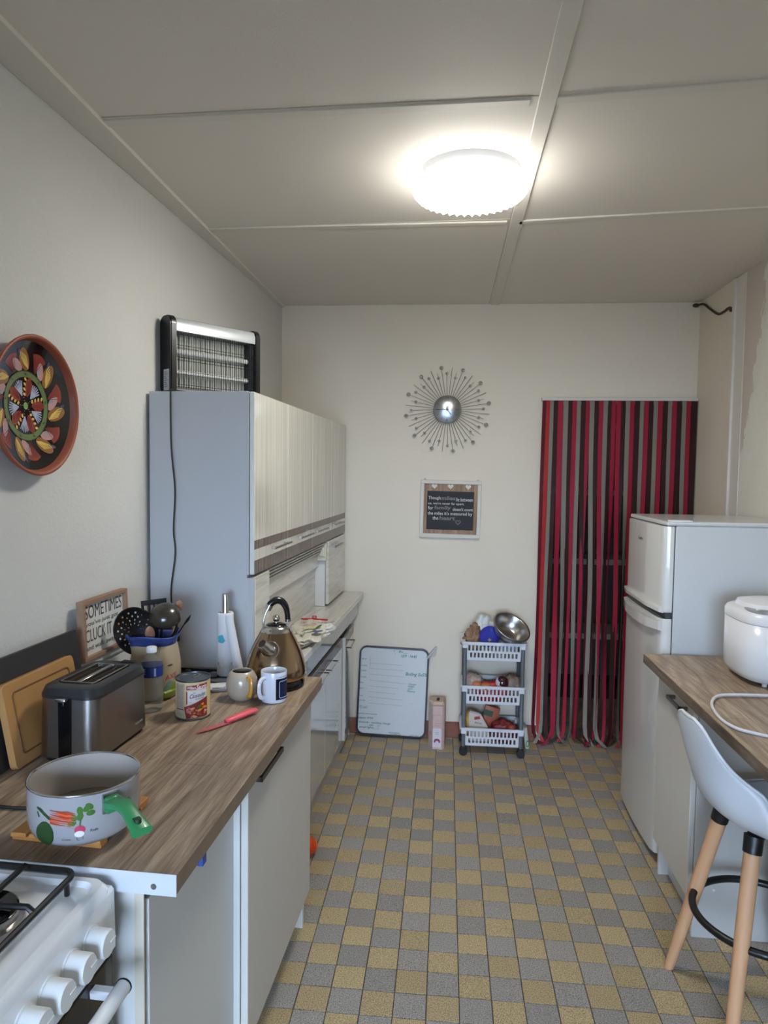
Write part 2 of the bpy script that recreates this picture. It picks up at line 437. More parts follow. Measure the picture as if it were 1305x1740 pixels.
# pantry behind the curtain
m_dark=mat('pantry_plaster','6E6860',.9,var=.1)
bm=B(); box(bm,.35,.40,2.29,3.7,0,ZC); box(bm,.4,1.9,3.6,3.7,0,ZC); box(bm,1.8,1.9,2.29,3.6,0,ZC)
struct('wall_pantry',bm,m_dark,'dim walls of the pantry behind the strip curtain')
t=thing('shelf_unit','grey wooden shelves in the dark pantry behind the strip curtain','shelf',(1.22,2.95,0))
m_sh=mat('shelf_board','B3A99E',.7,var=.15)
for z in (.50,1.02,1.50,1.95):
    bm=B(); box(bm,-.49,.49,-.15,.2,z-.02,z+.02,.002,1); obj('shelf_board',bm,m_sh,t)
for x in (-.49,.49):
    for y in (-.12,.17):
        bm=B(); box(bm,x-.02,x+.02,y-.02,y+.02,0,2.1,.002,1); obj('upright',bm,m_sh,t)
# ================================================================= STRIP CURTAIN
t=thing('strip_curtain','doorway curtain of red, brown and grey plastic strips hung from a white rail','curtain',(0,YB-.022,0))
bm=B(); box(bm,.580,1.466,-.019,.018,2.052,2.071,.003); obj('curtain_rail',bm,mat('rail_white','C9C4BB',.5,var=.03),t)
mr=mat('strip_red','8E1F33',.6,spec=.2,var=.08,vs=4); mR=mat('strip_bright_red','9E2A28',.6,spec=.2,var=.08,vs=4); mb=mat('strip_brown','331A18',.6,spec=.2,var=.1,vs=4); mgr=mat('strip_grey','7C776C',.6,spec=.2,var=.08,vs=4)
mdr=mat('strip_dark_red','57141C',.6,spec=.2,var=.1,vs=4)
seqx=[(85,103,'D'),(103,122,'R'),(122,140,'g'),(140,160,'b'),(160,187,'r'),(187,210,'g'),(210,230,'b'),(230,252,'r'),(252,272,'g'),(272,295,'b'),(295,315,'r'),(315,337,'g'),(337,358,'b'),(358,380,'r'),(380,402,'g'),(402,420,'b'),(420,441,'r'),(443,465,'r'),(465,487,'b'),(487,508,'g'),(508,530,'r'),(530,555,'b'),(555,575,'g'),(575,597,'r'),(597,620,'b'),(620,640,'g'),(640,665,'r'),(665,688,'b'),(688,708,'g'),(708,730,'r'),(730,755,'b'),(755,775,'g'),(775,797,'r'),(797,826,'b')]
cmap={'D':mdr,'R':mR,'g':mgr,'b':mb,'r':mr}
def strip(xc,w,m,y0,ztop,amp,ph,drift,curl,zb):
    bm=B(); N=34; prev=None; th=.0009; Lg=ztop-zb
    for k in range(N+1):
        s=k/N; z=ztop-Lg*s
        f=min(1,max(0,(s-.12)/.5)); f=f*f*(3-2*f)
        phi=amp*f*math.sin(ph+s*2.6); x=xc+drift*f+.004*math.sin(ph*2+s*5)*f-.028*max(0,1-(xc-.58)/.12)*s; y=y0+.008*math.sin(ph*1.7+s*4)*f
        if z<.10: c=(.10-z)/.10; x+=curl*c*c; y-=abs(curl)*.6*c*c; z=max(z,.004)+.001*c
        dx,dy=math.cos(phi)*w/2,math.sin(phi)*w/2; nx,ny=-math.sin(phi)*th/2,math.cos(phi)*th/2
        y=min(y,.006-abs(dy)) if y0<.004 else max(y,.012+abs(dy))
        r=[bm.verts.new((x+a*dx+b*nx,y+a*dy+b*ny,z)) for a,b in((-1,-1),(1,-1),(1,1),(-1,1))]
        if prev:
            for q in range(4): bm.faces.new((prev[q],prev[(q+1)%4],r[(q+1)%4],r[q]))
        else: bm.faces.new(r)
        prev=r
    bm.faces.new(prev); return obj('curtain_strip',bm,m,t,True)
rs=random.Random(11)
for i,(a,b,c) in enumerate(seqx):
    x0=.5855+(a-85)/741*.8755; x1=.5855+(b-85)/741*.8755
    spread=1 if 2<i<24 else .25
    strip((x0+x1)/2,(x1-x0)*.99,cmap[c],-.012-.003*(i%2),2.056,rs.choice((.5,.8,1.2,1.45,1.3))*spread,rs.uniform(0,6.28),rs.uniform(-.018,.018)*spread,rs.choice((-.045,-.02,.02,.045)),rs.uniform(-.025,.04))
for i in range(31):
    if i<17 and i%3: continue
    x0=.632+i*.0265
    strip(x0+.010,.0245,mb if i%3 else mdr,.020,2.03,rs.uniform(1.0,1.57),rs.uniform(.3,1.2),rs.uniform(-.012,.012),rs.uniform(-.05,.05),rs.uniform(.004,.06))
# ================================================================= CEILING LAMP
t=thing('ceiling_lamp','round ceiling light with a scalloped glowing white diffuser','lamp',(.092,.300,ZC))
bm=B(); lathe(bm,[(.165,0),(.165,-.030),(.150,-.034),(0,-.034)],64); obj('lamp_base',bm,mat('lamp_base_grey','B9BBC0',.4),t,True)
k=NT('lamp_diffuser'); k.col('FFFFFF'); k.b.inputs['Emission Color'].default_value=(1.0,.985,.93,1); k.b.inputs['Emission Strength'].default_value=LAMP_EMIT; k.set(.4)
k2=NT('lamp_diffuser_rim'); k2.col('FFFFFF'); k2.b.inputs['Emission Color'].default_value=(.97,1.0,.96,1); k2.b.inputs['Emission Strength'].default_value=RIM_EMIT; k2.set(.4)
bm=B(); fl=lambda a,r,z: 1+ (.026*(1-abs(((a*40/PI)%2)-1)*2) if r>.15 and z<-.034 else 0)
lathe(bm,[(.166,-.032),(.180,-.037),(.187,-.052),(.184,-.064),(.168,-.080),(.13,-.091),(.06,-.097),(0,-.098)],320,fn=fl,cap=False)
for v in bm.verts:
    if v.co.xy.length>.150 and v.co.z<-.045: v.co.z-=.005*(1-abs(((math.atan2(v.co.y,v.co.x)%(2*PI)*40/PI)%2)-1)*2)
for f in bm.faces:
    c=f.calc_center_median()
    if c.xy.length>.150 and c.z>-.065: f.material_index=1
obj('diffuser',bm,[k.m,k2.m],t,True)
# cable at the ceiling corner
bm=B(); P=smooth_pts([(XR-.02,2.10,2.600),(XR-.012,2.03,2.585),(XR-.006,1.96,2.545),(XR-.006,1.84,2.490),(XR-.006,1.76,2.483),(XR-.006,1.69,2.487),(XR-.008,1.645,2.470)],6)
tube(bm,P,.0065,8); ball(bm,(XR-.03,2.108,2.598),.017,10,8,(1.2,.8,.7)); ball(bm,(XR-.012,1.648,2.468),.011,8,6)
setp(obj('electric_cable',bm,mat('brown_cable','3B2A24',.6),None,True),'loose dark brown cable sagging under the ceiling in the far right corner','cable')
# ================================================================= KITCHEN BUFFET (left, far)
V0=.345; bu=lthing('kitchen_buffet','tall kitchen buffet with cream and brown gloss doors and a grey side panel','cabinet',0,V0,0)
LB=1.775
def flip_handle(parent,y0,y1,z,x,m=mat('handle_steel','8A8680',.42,.9,var=0),d=.026):
    bm=B(); yc=(y0+y1)/2
    box(bm,x+d-.006,x+d,y0,y1,z-.004,z+.004,.0015,1)
    for y in (y0+.035,y1-.035): box(bm,x,x+d-.003,y-.004,y+.004,z-.005,z+.004,.001,1)
    return obj('handle',bm,m,parent)
# carcass: upper box
bm=B(); box(bm,.012,.376,0,.018,.0,1.90,.001,1); box(bm,.012,.376,LB-.018,LB,.0,1.90,.001,1); box(bm,.012,.376,.018,LB-.018,1.884,1.90); box(bm,.012,.376,.018,LB-.018,1.24,1.256); box(bm,.010,.018,.018,LB-.018,.1,1.884)
box(bm,.376,.382,.0,.016,1.25,1.897); box(bm,.376,.40,.003,.016,.90,1.238)
obj('carcass',bm,m_side,bu)
js=[0,.452,.902,1.352,LB]
for i in range(4):
    a,b=js[i]+.0025,js[i+1]-.0025
    bm=B(); box(bm,.384,.402,a,b,1.250,1.898,.0022,1,mi=0)
    for f in bm.faces:
        if f.normal.x<.5: f.material_index=1
    d=obj('door',bm,[m_cream,m_white],bu,label='upper cream gloss door with two brown bands')
    for z0,z1 in ((1.252,1.300),(1.340,1.372)):
        bm=B(); box(bm,.4018,.4026,a+.001,b-.001,z0,z1); obj('brown_band',bm,m_brown,d)
    hy=((a+.17,b-.0) if i==0 else (a+.15,b-.05) if i==1 else (a+.04,a+.28) if i==2 else (a+.02,a+.27))
    if i==0: hy=(.185,.435)
    flip_handle(d,hy[0],hy[1],1.326,.402)
# niche: filler panel, splashback, rails of the roller front, small cabinet
bm=B(); box(bm,.380,.402,.016,.190,.889,1.240,.002,1); obj('filler_panel',bm,m_streak,bu)
bm=B(); box(bm,.318,.330,.190,1.285,.889,1.246); obj('splashback',bm,m_streak,bu)
for k in range(4):
    bm=B(); box(bm,.330,.392-.008*k,.190,1.285,1.232-.016*k,1.241-.016*k,.002,1); obj('roller_slat',bm,mat('slat_grey','B5B3AC',.35),bu)
bm=B(); box(bm,.330,.350,.190,1.285,1.105,1.180,.003,1); obj('roller_box',bm,m_streak,bu)
bm=B(); box(bm,.332,.395,1.262,1.283,1.140,1.236,.003,1); box(bm,.360,.390,1.25,1.262,1.165,1.215,.002,1); obj('switch_box',bm,mat('switch_beige','C9C3AE',.5),bu)
bm=B(); box(bm,.330,.384,1.285,1.300,.889,1.246,.001,1); obj('side_panel',bm,m_white,bu)
bm=B(); box(bm,.384,.402,1.300,LB,.897,1.243,.003,1); d=obj('door',bm,m_streak,bu,label='small pale streaky door on the counter'); flip_handle(d,1.36,1.60,1.205,.402)
# counter
bm=B(); box(bm,.018,.520,-.0,LB+.004,.855,.888,.004,2); obj('counter',bm,m_streak,bu)
# base: drawers, recessed grip, doors, plinth
bm=B(); box(bm,.018,.442,0,.018,0,.855); box(bm,.018,.442,LB-.018,LB,0,.855); box(bm,.018,.442,.018,LB-.018,.10,.12); box(bm,.018,.430,.018,LB-.018,.84,.855); box(bm,.40,.42,.018,LB-.018,.12,.85)
obj('base_carcass',bm,m_white,bu)
jb=[0,.452,.955,1.405,LB]
for i in range(4):
    bm=B(); box(bm,.470,.490,jb[i]+.001,jb[i+1]-.001,.752,.850,.0015,1); box(bm,.42,.470,jb[i]+.02,jb[i+1]-.02,.765,.845); obj('drawer',bm,m_ggrey,bu)
bm=B(); box(bm,.42,.432,0,LB,.68,.755); obj('grip_recess',bm,mat('dark_recess','2B2625',.6),bu)
for i in range(4):
    a,b=jb[i]+.0015,jb[i+1]-.0015
    bm=B(); box(bm,.444,.462,a,b,.098,.690,.0015,1); d=obj('door',bm,m_gwhite,bu,label='lower mirror-gloss white door with a brown top band')
    if i==3: d.location=(0,0,0)
    bm=B(); box(bm,.4618,.4628,a+.001,b-.001,.640,.689); obj('brown_band',bm,m_brown,d)
    y0,y1=[(.15,.35),(.74,.92),(.965,1.14),(1.42,1.60)][i]
    bm=B(); x=.462; z=.632
    for yy in (y0,y1): tube(bm,[(x,yy,z),(x+.030,yy,z)],.004,8)
    tube(bm,[(x+.030,y0-.004,z),(x+.030,y1+.004,z)],.0045,8); obj('handle',bm,m_chrome,d,True)
    if i==3:
        # last door stands a little ajar: turn about its far edge
        d.matrix_parent_inverse=Matrix(); piv=Vector((.444,LB,0))
        d.matrix_basis=Matrix.Translation(piv)@Matrix.Rotation(math.radians(2.8),4,'Z')@Matrix.Translation(-piv)
bm=B(); box(bm,.418,.438,.0,LB,0,.097); obj('plinth',bm,mat('plinth_beige','B9B3A8',.5),bu)
# ================================================================= LEFT BASE CABINETS + WORKTOP
wt=lthing('worktop','grey-brown oak laminate worktop on the left, carrying the toaster and saucepan','worktop',0,-.89,.862)
bm=B(); box(bm,.002,.657,0,1.212,0,.038,.0015,1)
for f in bm.faces:
    if f.normal.x>.9: f.material_index=1
obj('slab',bm,[m_oak,m_oakedge],wt)
bm=B(); box(bm,.02,.6575,-.0016,-.0003,-.002,.0385); obj('end_strip',bm,mat('white_aluminium','CDD1D6',.35,.2),wt)
bm=B(); lathe(bm,[(.005,0),(.0055,.001),(.0035,.003),(0,.0034)],14); xf(bm,Matrix.Translation((.615,-.0016,.014))@Matrix.Rotation(PI/2,4,'X')); obj('screw',bm,m_steel,wt,True)
bm=B(); box(bm,.640,.652,.135,.155,-.026,-.0005,.001,1); obj('sticker',bm,mat('blue_sticker','2F4E96',.5),wt,label='scrap of blue film hanging under the edge')
def bar_handle(parent,y0,y1,z,x,s=1,m=None):
    bm=B(); m=m or mat('handle_pewter','57524E',.35,.8)
    d=.032*s
    P=[(x,y0,z-.0),(x+d,y0,z)]
    box(bm,min(x+d-.008*s,x+d),max(x+d-.008*s,x+d),y0,y1,z-.007,z+.007,.001,1)
    for y in (y0,y1-.010): box(bm,min(x,x+d),max(x,x+d),y,y+.010,z-.007,z+.007,.001,1)
    return obj('handle',bm,m,parent)
c1=lthing('base_cabinet','white base cabinet with plain front next to the gas cooker','cabinet',0,-.868,0)
bm=B(); box(bm,.05,.566,0,.016,0,.861); box(bm,.05,.566,.462,.478,0,.861); box(bm,.05,.56,.016,.462,.10,.116); box(bm,.05,.06,.016,.462,.1,.861)
obj('carcass',bm,m_white,c1)
bm=B(); box(bm,.566,.584,.0,.004,0,.861); obj('edge_band',bm,mat('raw_edge','C4B9A7',.6),c1)
bm=B(); box(bm,.567,.585,.018,.482,.03,.824,.0015,1); obj('front',bm,m_white,c1)
bm=B(); box(bm,.52,.535,.016,.462,0,.1); obj('plinth',bm,m_white,c1)
c2=lthing('base_cabinet','white base cabinet with a grey bar handle under the far half of the worktop','cabinet',0,-.385,0)
bm=B(); box(bm,.05,.601,0,.016,.0,.861); box(bm,.05,.601,.674,.690,0,.861); box(bm,.05,.60,.016,.674,.12,.136); box(bm,.05,.06,.016,.674,.12,.861)
obj('carcass',bm,m_white,c2)
bm=B(); box(bm,.603,.622,.002,.688,.135,.857,.0015,1); d=obj('door',bm,mat('door_offwhite','CBC7BF',.45,var=.02),c2); bar_handle(d,.0+.02,.22,.838,.622)
bm=B(); box(bm,.545,.560,.016,.674,0,.12); obj('plinth',bm,m_white,c2)
# ================================================================= GAS COOKER
st=lthing('gas_cooker','white gas cooker with black pan supports in the lower left corner','cooker',0,-1.52,0)
def sx(y): return y
bm=B(); box(bm,.02,.520,.0,.612,.03,.857,.004,1); obj('body',bm,m_whitegloss,st)
bm=B(); P=rrect(.540,.615,.030,8,.277,.3085)
a=[bm.verts.new((x,y,.857)) for x,y in P]; b_=[bm.verts.new((x,y,.884)) for x,y in P]
P2=rrect(.524,.598,.026,8,.277,.3085); P3=rrect(.50,.575,.025,8,.277,.3085); 
c=[bm.verts.new((x,y,.895)) for x,y in P2]; e=[bm.verts.new((x,y,.895)) for x,y in P3]; f=[bm.verts.new((x,y,.887)) for x,y in rrect(.488,.562,.02,8,.277,.3085)]
for q,r_ in ((a,b_),(b_,c),(c,e),(e,f)):
    for i in range(len(q)): bm.faces.new((q[i],q[(i+1)%len(q)],r_[(i+1)%len(q)],r_[i]))
bm.faces.new(f); bm.faces.new(a)
obj('hob_top',bm,m_whitegloss,st,True)
# sloped control panel
bm=B(); prism(bm,[(.520,.880),(.542,.880),(.547,.874),(.549,.768),(.546,.764),(.520,.764)],0,.615,mx=Matrix(((1,0,0,0),(0,0,1,0),(0,1,0,0),(0,0,0,1)))); obj('control_panel',bm,m_whitegloss,st)
pn=Vector((1,0,.03)).normalized()
tilt=math.atan2(pn.x,pn.z)
for k,y in enumerate((.525,.466,.407,.350,.292,.234)):
    c0=Vector((.5475,y+.010,.830))
    R_=Matrix.Translation(c0)@Matrix.Rotation(tilt,4,'Y')
    bm=B(); lathe(bm,[(.0265,0),(.0265,.003),(.0235,.004),(.0235,.006),(.0225,.031),(.0205,.034),(0,.034)],28); box(bm,-.0012,.0012,.004,.0205,.033,.0355,.0004,1); xf(bm,R_); kb=obj('control_knob',bm,m_whiteplastic,st,True)
    ex=Vector((0,-1,0)); ey=Vector((-.03,0,1)).normalized()
    ex=ey.cross(pn)
    mp=plane_map(c0+ey*.027,ex,ey)
    shape('printed_mark',stroke([(-.005,0),(-.005,.010),(.005,.010),(.005,0),(-.005,0)],.0009)+[blob(0,-.005,.0013,.0013)]+[blob(.002,.006,.001,.001)],mp,m_text,st)
bm=B(); box(bm,.520,.546,.004,.611,.12,.760,.003,1); obj('oven_door',bm,m_blackgloss,st)
bm=B(); tube(bm,[(.592,.560,.738),(.592,.055,.738)],.0135,16); box(bm,.545,.590,.532,.552,.730,.746,.003,1); box(bm,.545,.590,.063,.083,.730,.746,.003,1); tube(bm,[(.592,.560,.738),(.592,.563,.738)],.0145,16,mi=1)
obj('oven_handle',bm,[m_whitegloss,m_black],st,True)
bm=B(); box(bm,.52,.550,.004,.611,.03,.115,.003,1); obj('lower_drawer',bm,m_whitegloss,st)
def burner(x,y,r,lbl=None):
    bm=B(); lathe(bm,[(r*1.15,0.887),(r*1.12,0.893),(r*.98,0.895),(r*.98,0.907),(r*.8,0.907),(0,0.907)],36,c=(x,y,0)); b1=obj('burner_ring',bm,m_steel,st,True)
    bm=B(); lathe(bm,[(r*.95,0.907),(r*.97,0.911),(r*.9,0.915),(0,0.916)],36,c=(x,y,0)); obj('burner_cap',bm,m_blackgloss,b1,True)
burner(.400,.474,.054); burner(.14,.47,.036); burner(.38,.16,.036); burner(.15,.14,.045)
mgi=mat('cast_black','111112',.35,var=.1)
for y0,y1 in ((.335,.592),(.03,.29)):
    bm=B(); R_=.0056; z=.914
    x0,x1=.055,.490
    c_=[(x0,y0),(x1,y0),(x1,y1),(x0,y1)]; P=[]
    for cx,cy,s1,s2 in ((x0,y0,1,1),(x1,y0,-1,1),(x1,y1,-1,-1),(x0,y1,1,-1)):
        rr=.022; pts=[]
        for q in range(7):
            a=q/6*PI/2; pts.append((cx+s1*rr-s1*rr*math.cos(a),cy+s2*rr-s2*rr*math.sin(a),z))
        if (s1,s2) in ((-1,1),(1,-1)): pts=pts[::-1]
        P+=pts if (s1,s2) in ((1,1),(-1,-1)) else pts
    # order the rounded rectangle by angle
    mx_,my_=(x0+x1)/2,(y0+y1)/2
    P=[(x,y,z) for x,y in rrect(x1-x0,y1-y0,.022,6,mx_,my_)]
    tube(bm,P,R_,8,closed=True)
    yc=(y0+y1)/2+ .02
    for bx in (.14,.400):
        by=.47 if bx<.2 and y0>.3 else (.474 if y0>.3 else .15)
        for sx_,sy_ in ((0,1),(0,-1),(1,0),(-1,0)):
            if sy_: a_=(bx,y1 if sy_>0 else y0,z); b2=(bx,by+sy_*.030,z+.008); m1=(bx,(y1 if sy_>0 else y0)-sy_*.012,z+.010)
            else:
                ex_=x1 if sx_>0 else x0
                if (bx<.2)==(sx_>0): continue
                a_=(ex_,by,z); b2=(bx+sx_*.030,by,z+.008); m1=(ex_-sx_*.012,by,z+.010)
            tube(bm,[a_,m1,b2],R_*.9,8)
    for x,y in ((x0,y0+.03),(x1,y0+.03),(x1,y1-.03),(x0,y1-.03)): tube(bm,[(x,y,.889),(x,y,z)],R_*.8,6)
    obj('pan_support',bm,mgi,st,True)
# ================================================================= FRIDGE
fr=thing('fridge_freezer','white two-door fridge freezer in front of the right end of the curtain','fridge',(.965,.83,0))
m_fr=mat('fridge_white','C4C6C7',.22,var=.015,coat=.3)
m_frd=mat('fridge_door_white','CCCBC7',.16,var=.015,coat=.6)
FW=.565
bm=B(); box(bm,0,.488,0,FW,.035,1.418,.004,1); obj('body',bm,m_fr,fr)
bm=B(); box(bm,-.036,.492,-.002,FW+.002,1.418,1.436,.006,2); obj('top_cover',bm,m_fr,fr)
bm=B(); box(bm,-.020,.065,-.002,.05,1.434,1.4405,.002,1); obj('hinge_cover',bm,m_whiteplastic,fr)
def fdoor(z0,z1,lbl):
    bm=B(); n=14; P=[]
    for i in range(n+1):
        y=FW*i/n; q=abs(2*i/n-1); x=-.046-.010*(1-q*q) ; 
        P.append((x,y))
    # rounded vertical corners
    P[0]=(-.034,0); P.insert(1,(-.042,.006)); P.insert(2,(-.046,.018)); P[-1]=(-.034,FW); P.insert(-1,(-.042,FW-.006)); P.insert(-2,(-.046,FW-.018))
    P=[p for k,p in enumerate(P)]; P+= [(-.006,FW),(-.006,0)]
    prism(bm,P,z0,z1); es=[e for e in bm.edges if abs(e.verts[0].co.z-e.verts[1].co.z)<1e-6 and min(e.verts[0].co.x,e.verts[1].co.x)<-.03]
    bmesh.ops.bevel(bm,geom=es,offset=.004,segments=2,affect='EDGES'); return obj('door',bm,m_frd,fr,True,label=lbl)
dt=fdoor(1.062,1.416,'upper freezer door'); db=fdoor(.045,1.035,'lower fridge door')
bm=B(); box(bm,-.030,-.004,.004,FW-.004,1.036,1.061); obj('door_gap',bm,mat('gasket_dark','3A3D40',.6),fr)
bm=B(); box(bm,-.006,0,.004,FW-.004,.04,1.416); obj('gasket',bm,mat('gasket_grey','55595D',.7),fr)
# curved grips along the gap
def grip(z0,z1,sag,par):
    bm=B(); n=24; prev=None
    for i in range(n+1):
        y=FW*i/n*.985+.004; q=i/n; s=math.sin(PI*q)
        x0=-.050-.006*(1-(2*q-1)**2); x1=x0-.020*min(1,4*min(q,1-q)+.15)-.004
        zz=sag*s
        r_=[bm.verts.new(p) for p in ((x0+.012,y,z0+zz),(x1,y,z0+zz+.004),(x1-.001,y,z1+zz*.4-.004),(x0+.012,y,z1+zz*.4))]
        if prev:
            for k in range(4): bm.faces.new((prev[k],prev[(k+1)%4],r_[(k+1)%4],r_[k]))
        else: bm.faces.new(r_)
        prev=r_
    bm.faces.new(prev); obj('grip',bm,m_frd,par,True)
grip(1.060,1.085,.006,dt); grip(.985,1.030,-.012,db)
mp=plane_map((-.0565,.335,1.335),(0,-1,0),(0,0,1)); text('Comfee',lift(mp,.0004),m_text,dt,0,0,.062,.014,bold=.01)
for x in (.02,.45):
    for y in (.03,FW-.03):
        bm=B(); lathe(bm,[(.018,0),(.018,.034),(0,.034)],12,c=(x,y,0)); obj('foot',bm,m_black,fr)
# ================================================================= RIGHT BASE CABINET + WORKTOP
wr=thing('worktop','grey-brown oak laminate worktop on the right, carrying the bread maker','worktop',(.84,-1.3,.864))
bm=B(); box(bm,0,.622,0,2.086,0,.036,.0015,1)
for f in bm.faces:
    if f.normal.x<-.9 : f.material_index=0
obj('slab',bm,[m_oak,m_oakedge],wr)
bm=B(); box(bm,.10,.60,.03,.055,-.862,-.0005); obj('support_panel',bm,m_white,wr)
cb=thing('base_cabinet','white base cabinet with grey bar handle beside the fridge on the right','cabinet',(.90,.37,0))
bm=B(); box(bm,.0205,.555,0,.016,0,.862,.001,1); box(bm,.020,.555,.385,.401,0,.862); box(bm,.03,.55,.016,.385,.13,.146); box(bm,.02,.035,.016,.385,.82,.862)
obj('carcass',bm,mat('gloss_end_panel','C3C1BC',.28,var=.02,coat=.3),cb)
bm=B(); lathe(bm,[(.005,0),(.004,.0018),(0,.0022)],12); xf(bm,Matrix.Translation((.090,-.0001,.175))@Matrix.Rotation(PI/2,4,'X')); obj('screw_cap',bm,m_whiteplastic,cb,True)
bm=B(); box(bm,.0,.019,.006,.401,.143,.858,.0015,1); d=obj('door',bm,mat('door_offwhite','BEBAB1',.45),cb); bar_handle(d,.062,.205,.795,0,-1,mat('handle_grey','77736E',.3,.8))
bm=B(); box(bm,.060,.075,.016,.385,0,.13); obj('plinth',bm,m_white,cb)
# ================================================================= THINGS ON THE LEFT WORKTOP
ZW=.9003
def camang(u,v): return math.atan2(-2.034-v,1.167-u)
# --- saucepan on trivet
tv=lthing('trivet','square slatted pine trivet under the enamel saucepan','trivet',.390,-.738,ZW,math.radians(-2))
m_pine=mat('pine','B0783F',.5,var=.15,vs=18)
bm=B()
for y in (-.078,.078): box(bm,-.094,.094,y-.012,y+.012,0,.009,.0015,1)
obj('runner',bm,m_pine,tv)
for k in range(5):
    bm=B(); x=-.078+k*.039; box(bm,x-.0165,x+.0165,-.094,.094,.0075,.0165,.0015,1); obj('slat',bm,m_pine,tv)
pu,pv=.436,-.792; pu,pv=.418,-.778
sp=lthing('saucepan','grey enamel saucepan with printed vegetables and a green handle','saucepan',pu,pv,ZW+.0168)
m_en=mat('enamel_grey','959396',.18,var=.02,coat=.5); m_eni=mat('enamel_inside','B3ABA4',.2,var=.03,coat=.4)
PR=.1035
def potr(z): return PR-.012*max(0,1-z/.03)**2
bm=B(); lathe(bm,[(0,.0),(.078,.0),(.090,.004),(.098,.014),(.1025,.030),(PR,.050),(PR,.103)],64,cap=False)
lathe(bm,[(0,.004),(.080,.004),(.094,.014),(.100,.035),(.1010,.103)],64,cap=False,mi=1)
obj('pan_body',bm,[m_en,m_eni],sp,'all')
bm=B(); tube(bm,[((PR-.0008)*math.cos(a),(PR-.0008)*math.sin(a),.104) for a in [2*PI*i/72 for i in range(72)]],.0022,8,closed=True); obj('rim',bm,m_chrome,sp,True)
bm=B(); lathe(bm,[(0,.030),(.0985,.030)],48,cap=False); obj('water',bm,mat('pan_water','B0A698',.04,var=0,trans=.45,ior=1.2),sp)
ha=camang(pu,pv)+math.radians(24)
mgn=mat('green_bakelite','2F7C4C',.35,var=.03,coat=.2)
bm=B(); n=14; prev=None
for i in range(n+1):
    q=i/n; x=.012+.110*q; z=.083+.014*math.sin(min(1,q*1.6)*PI*.5)-.030*max(0,q-.35)**1.2/.6
    w=.0145+.003*math.cos(q*5)+.004*q; h=.0085-.002*q+(.003 if i==0 else 0)
    r_=[bm.verts.new((PR+x,a*w,z+b*h)) for a,b in ((-1,-.6),(-.7,-1),(.7,-1),(1,-.6),(1,.5),(.6,1),(-.6,1),(-1,.5))]
    if prev:
        for k in range(8): bm.faces.new((prev[k],prev[(k+1)%8],r_[(k+1)%8],r_[k]))
    else: bm.faces.new(r_)
    prev=r_
bm.faces.new(prev); box(bm,PR+.004,PR+.020,-.015,.015,.066,.096,.004,1)
h=obj('pan_handle',bm,mgn,sp,True,label='green moulded handle'); h.rotation_euler=(0,0,ha)
# hanging hole drawn as a dark recess ring in the handle end
bm=B(); prism(bm,rrect(.026,.013,.006,5,PR+.100,0),.0735,.0855); hh=obj('hanging_hole',bm,mat('green_dark','143820',.5),h)
bm=B(); prism(bm,[(-.018,-.014),(.018,-.014),(.018,.014),(-.018,.014)],0,.006); xf(bm,Matrix.Translation((PR-.001,0,.080))@Matrix.Rotation(PI/2,4,'Y')); hb=obj('handle_bracket',bm,m_steel,sp); hb.rotation_euler=(0,0,ha)
def potmap(deg,z): return cyl_map(PR,camang(pu,pv)+math.radians(deg),z,rf=potr)
mgdk=mat('print_dark_green','23401C',.3,var=.25,vs=60); mgmd=mat('print_green','3E6A2A',.3,var=.3,vs=90); mor=mat('print_orange','C7502A',.3,var=.15,vs=80); mpk=mat('print_pink','B03A55',.3,var=.2,vs=60); mwh=mat('print_white','D8D4D0',.3)
mp=potmap(-43,.010)
shape('printed_squash',[blob(.0,.024,.021,.026,.15,18,lambda a:1-.28*max(0,math.cos(a-2.1))**2)]+stroke([(-.010,.052),(-.014,.062)],.004),mp,mgdk,sp,.008)
mp=potmap(-23,.013)
for k in range(7):
    mcar=mor if k%2 else mat('print_deep_orange','9E3A1E',.3,var=.1)
    y=.036+k*.0035; shape('printed_carrot',[[(-.022,y+.004+.001*k),(-.021,y+.0085),(.012,y+.004-.0012*(3-k)),(.026,y-.003-.0015*(3-k)),(.010,y+.0005)]],lift(mp,.0001*k),mcar,sp,.010)
shape('printed_leaves',[blob(-.026-.006*k,.052+.004*k,.009,.003,-.6+.1*k) for k in range(4)],mp,mgdk,sp,.008)
mp=potmap(-4,.012)
shape('printed_leaves',[blob(.010*math.cos(a)*q,.056+.009*math.sin(a*1.3)*q,.008,.0055,a) for a,q in ((.1,1.7),(.8,1.5),(1.7,1.2),(2.6,1.5),(3.4,1.6),(5.6,1.9),(4.5,.6))],mp,mgmd,sp,.008)
shape('printed_stem',stroke([(.0,.050),(-.002,.036)],.003),mp,mgmd,sp)
shape('printed_radish',[blob(-.002,.029,.0095,.008)],mp,mpk,sp,.008); shape('printed_radish',[blob(-.003,.021,.0085,.006)],lift(mp,.0001),mwh,sp,.008)
shape('printed_root',stroke([(-.008,.017),(-.007,.010),(-.003,.008)],.0007)+stroke([(.003,.017),(.003,.010)],.0007),mp,m_text,sp)
text('Carottes',potmap(-23,.022),m_text,sp,0,0,.016,.004,shear=.3); text('Radis',potmap(2,.026),m_text,sp,.004,.008,.014,.005,shear=.3)
mp=potmap(46,.030)
shape('printed_plant',[blob(.010*math.cos(a)*q,.022+.020*math.sin(a)*q,.006,.003,a*1.3) for a,q in [(k*.7,.5+.5*((k*37)%10)/10) for k in range(12)]]+stroke([(0,0),(.002,.02),(-.004,.04)],.0012)+stroke([(.002,.02),(.012,.036)],.001),mp,mgmd,sp,.006)
shape('printed_flower',[blob(.004,.030,.003,.003),blob(-.007,.020,.003,.003)],lift(mp,.0001),mat('print_yellow','C9B23E',.4),sp)
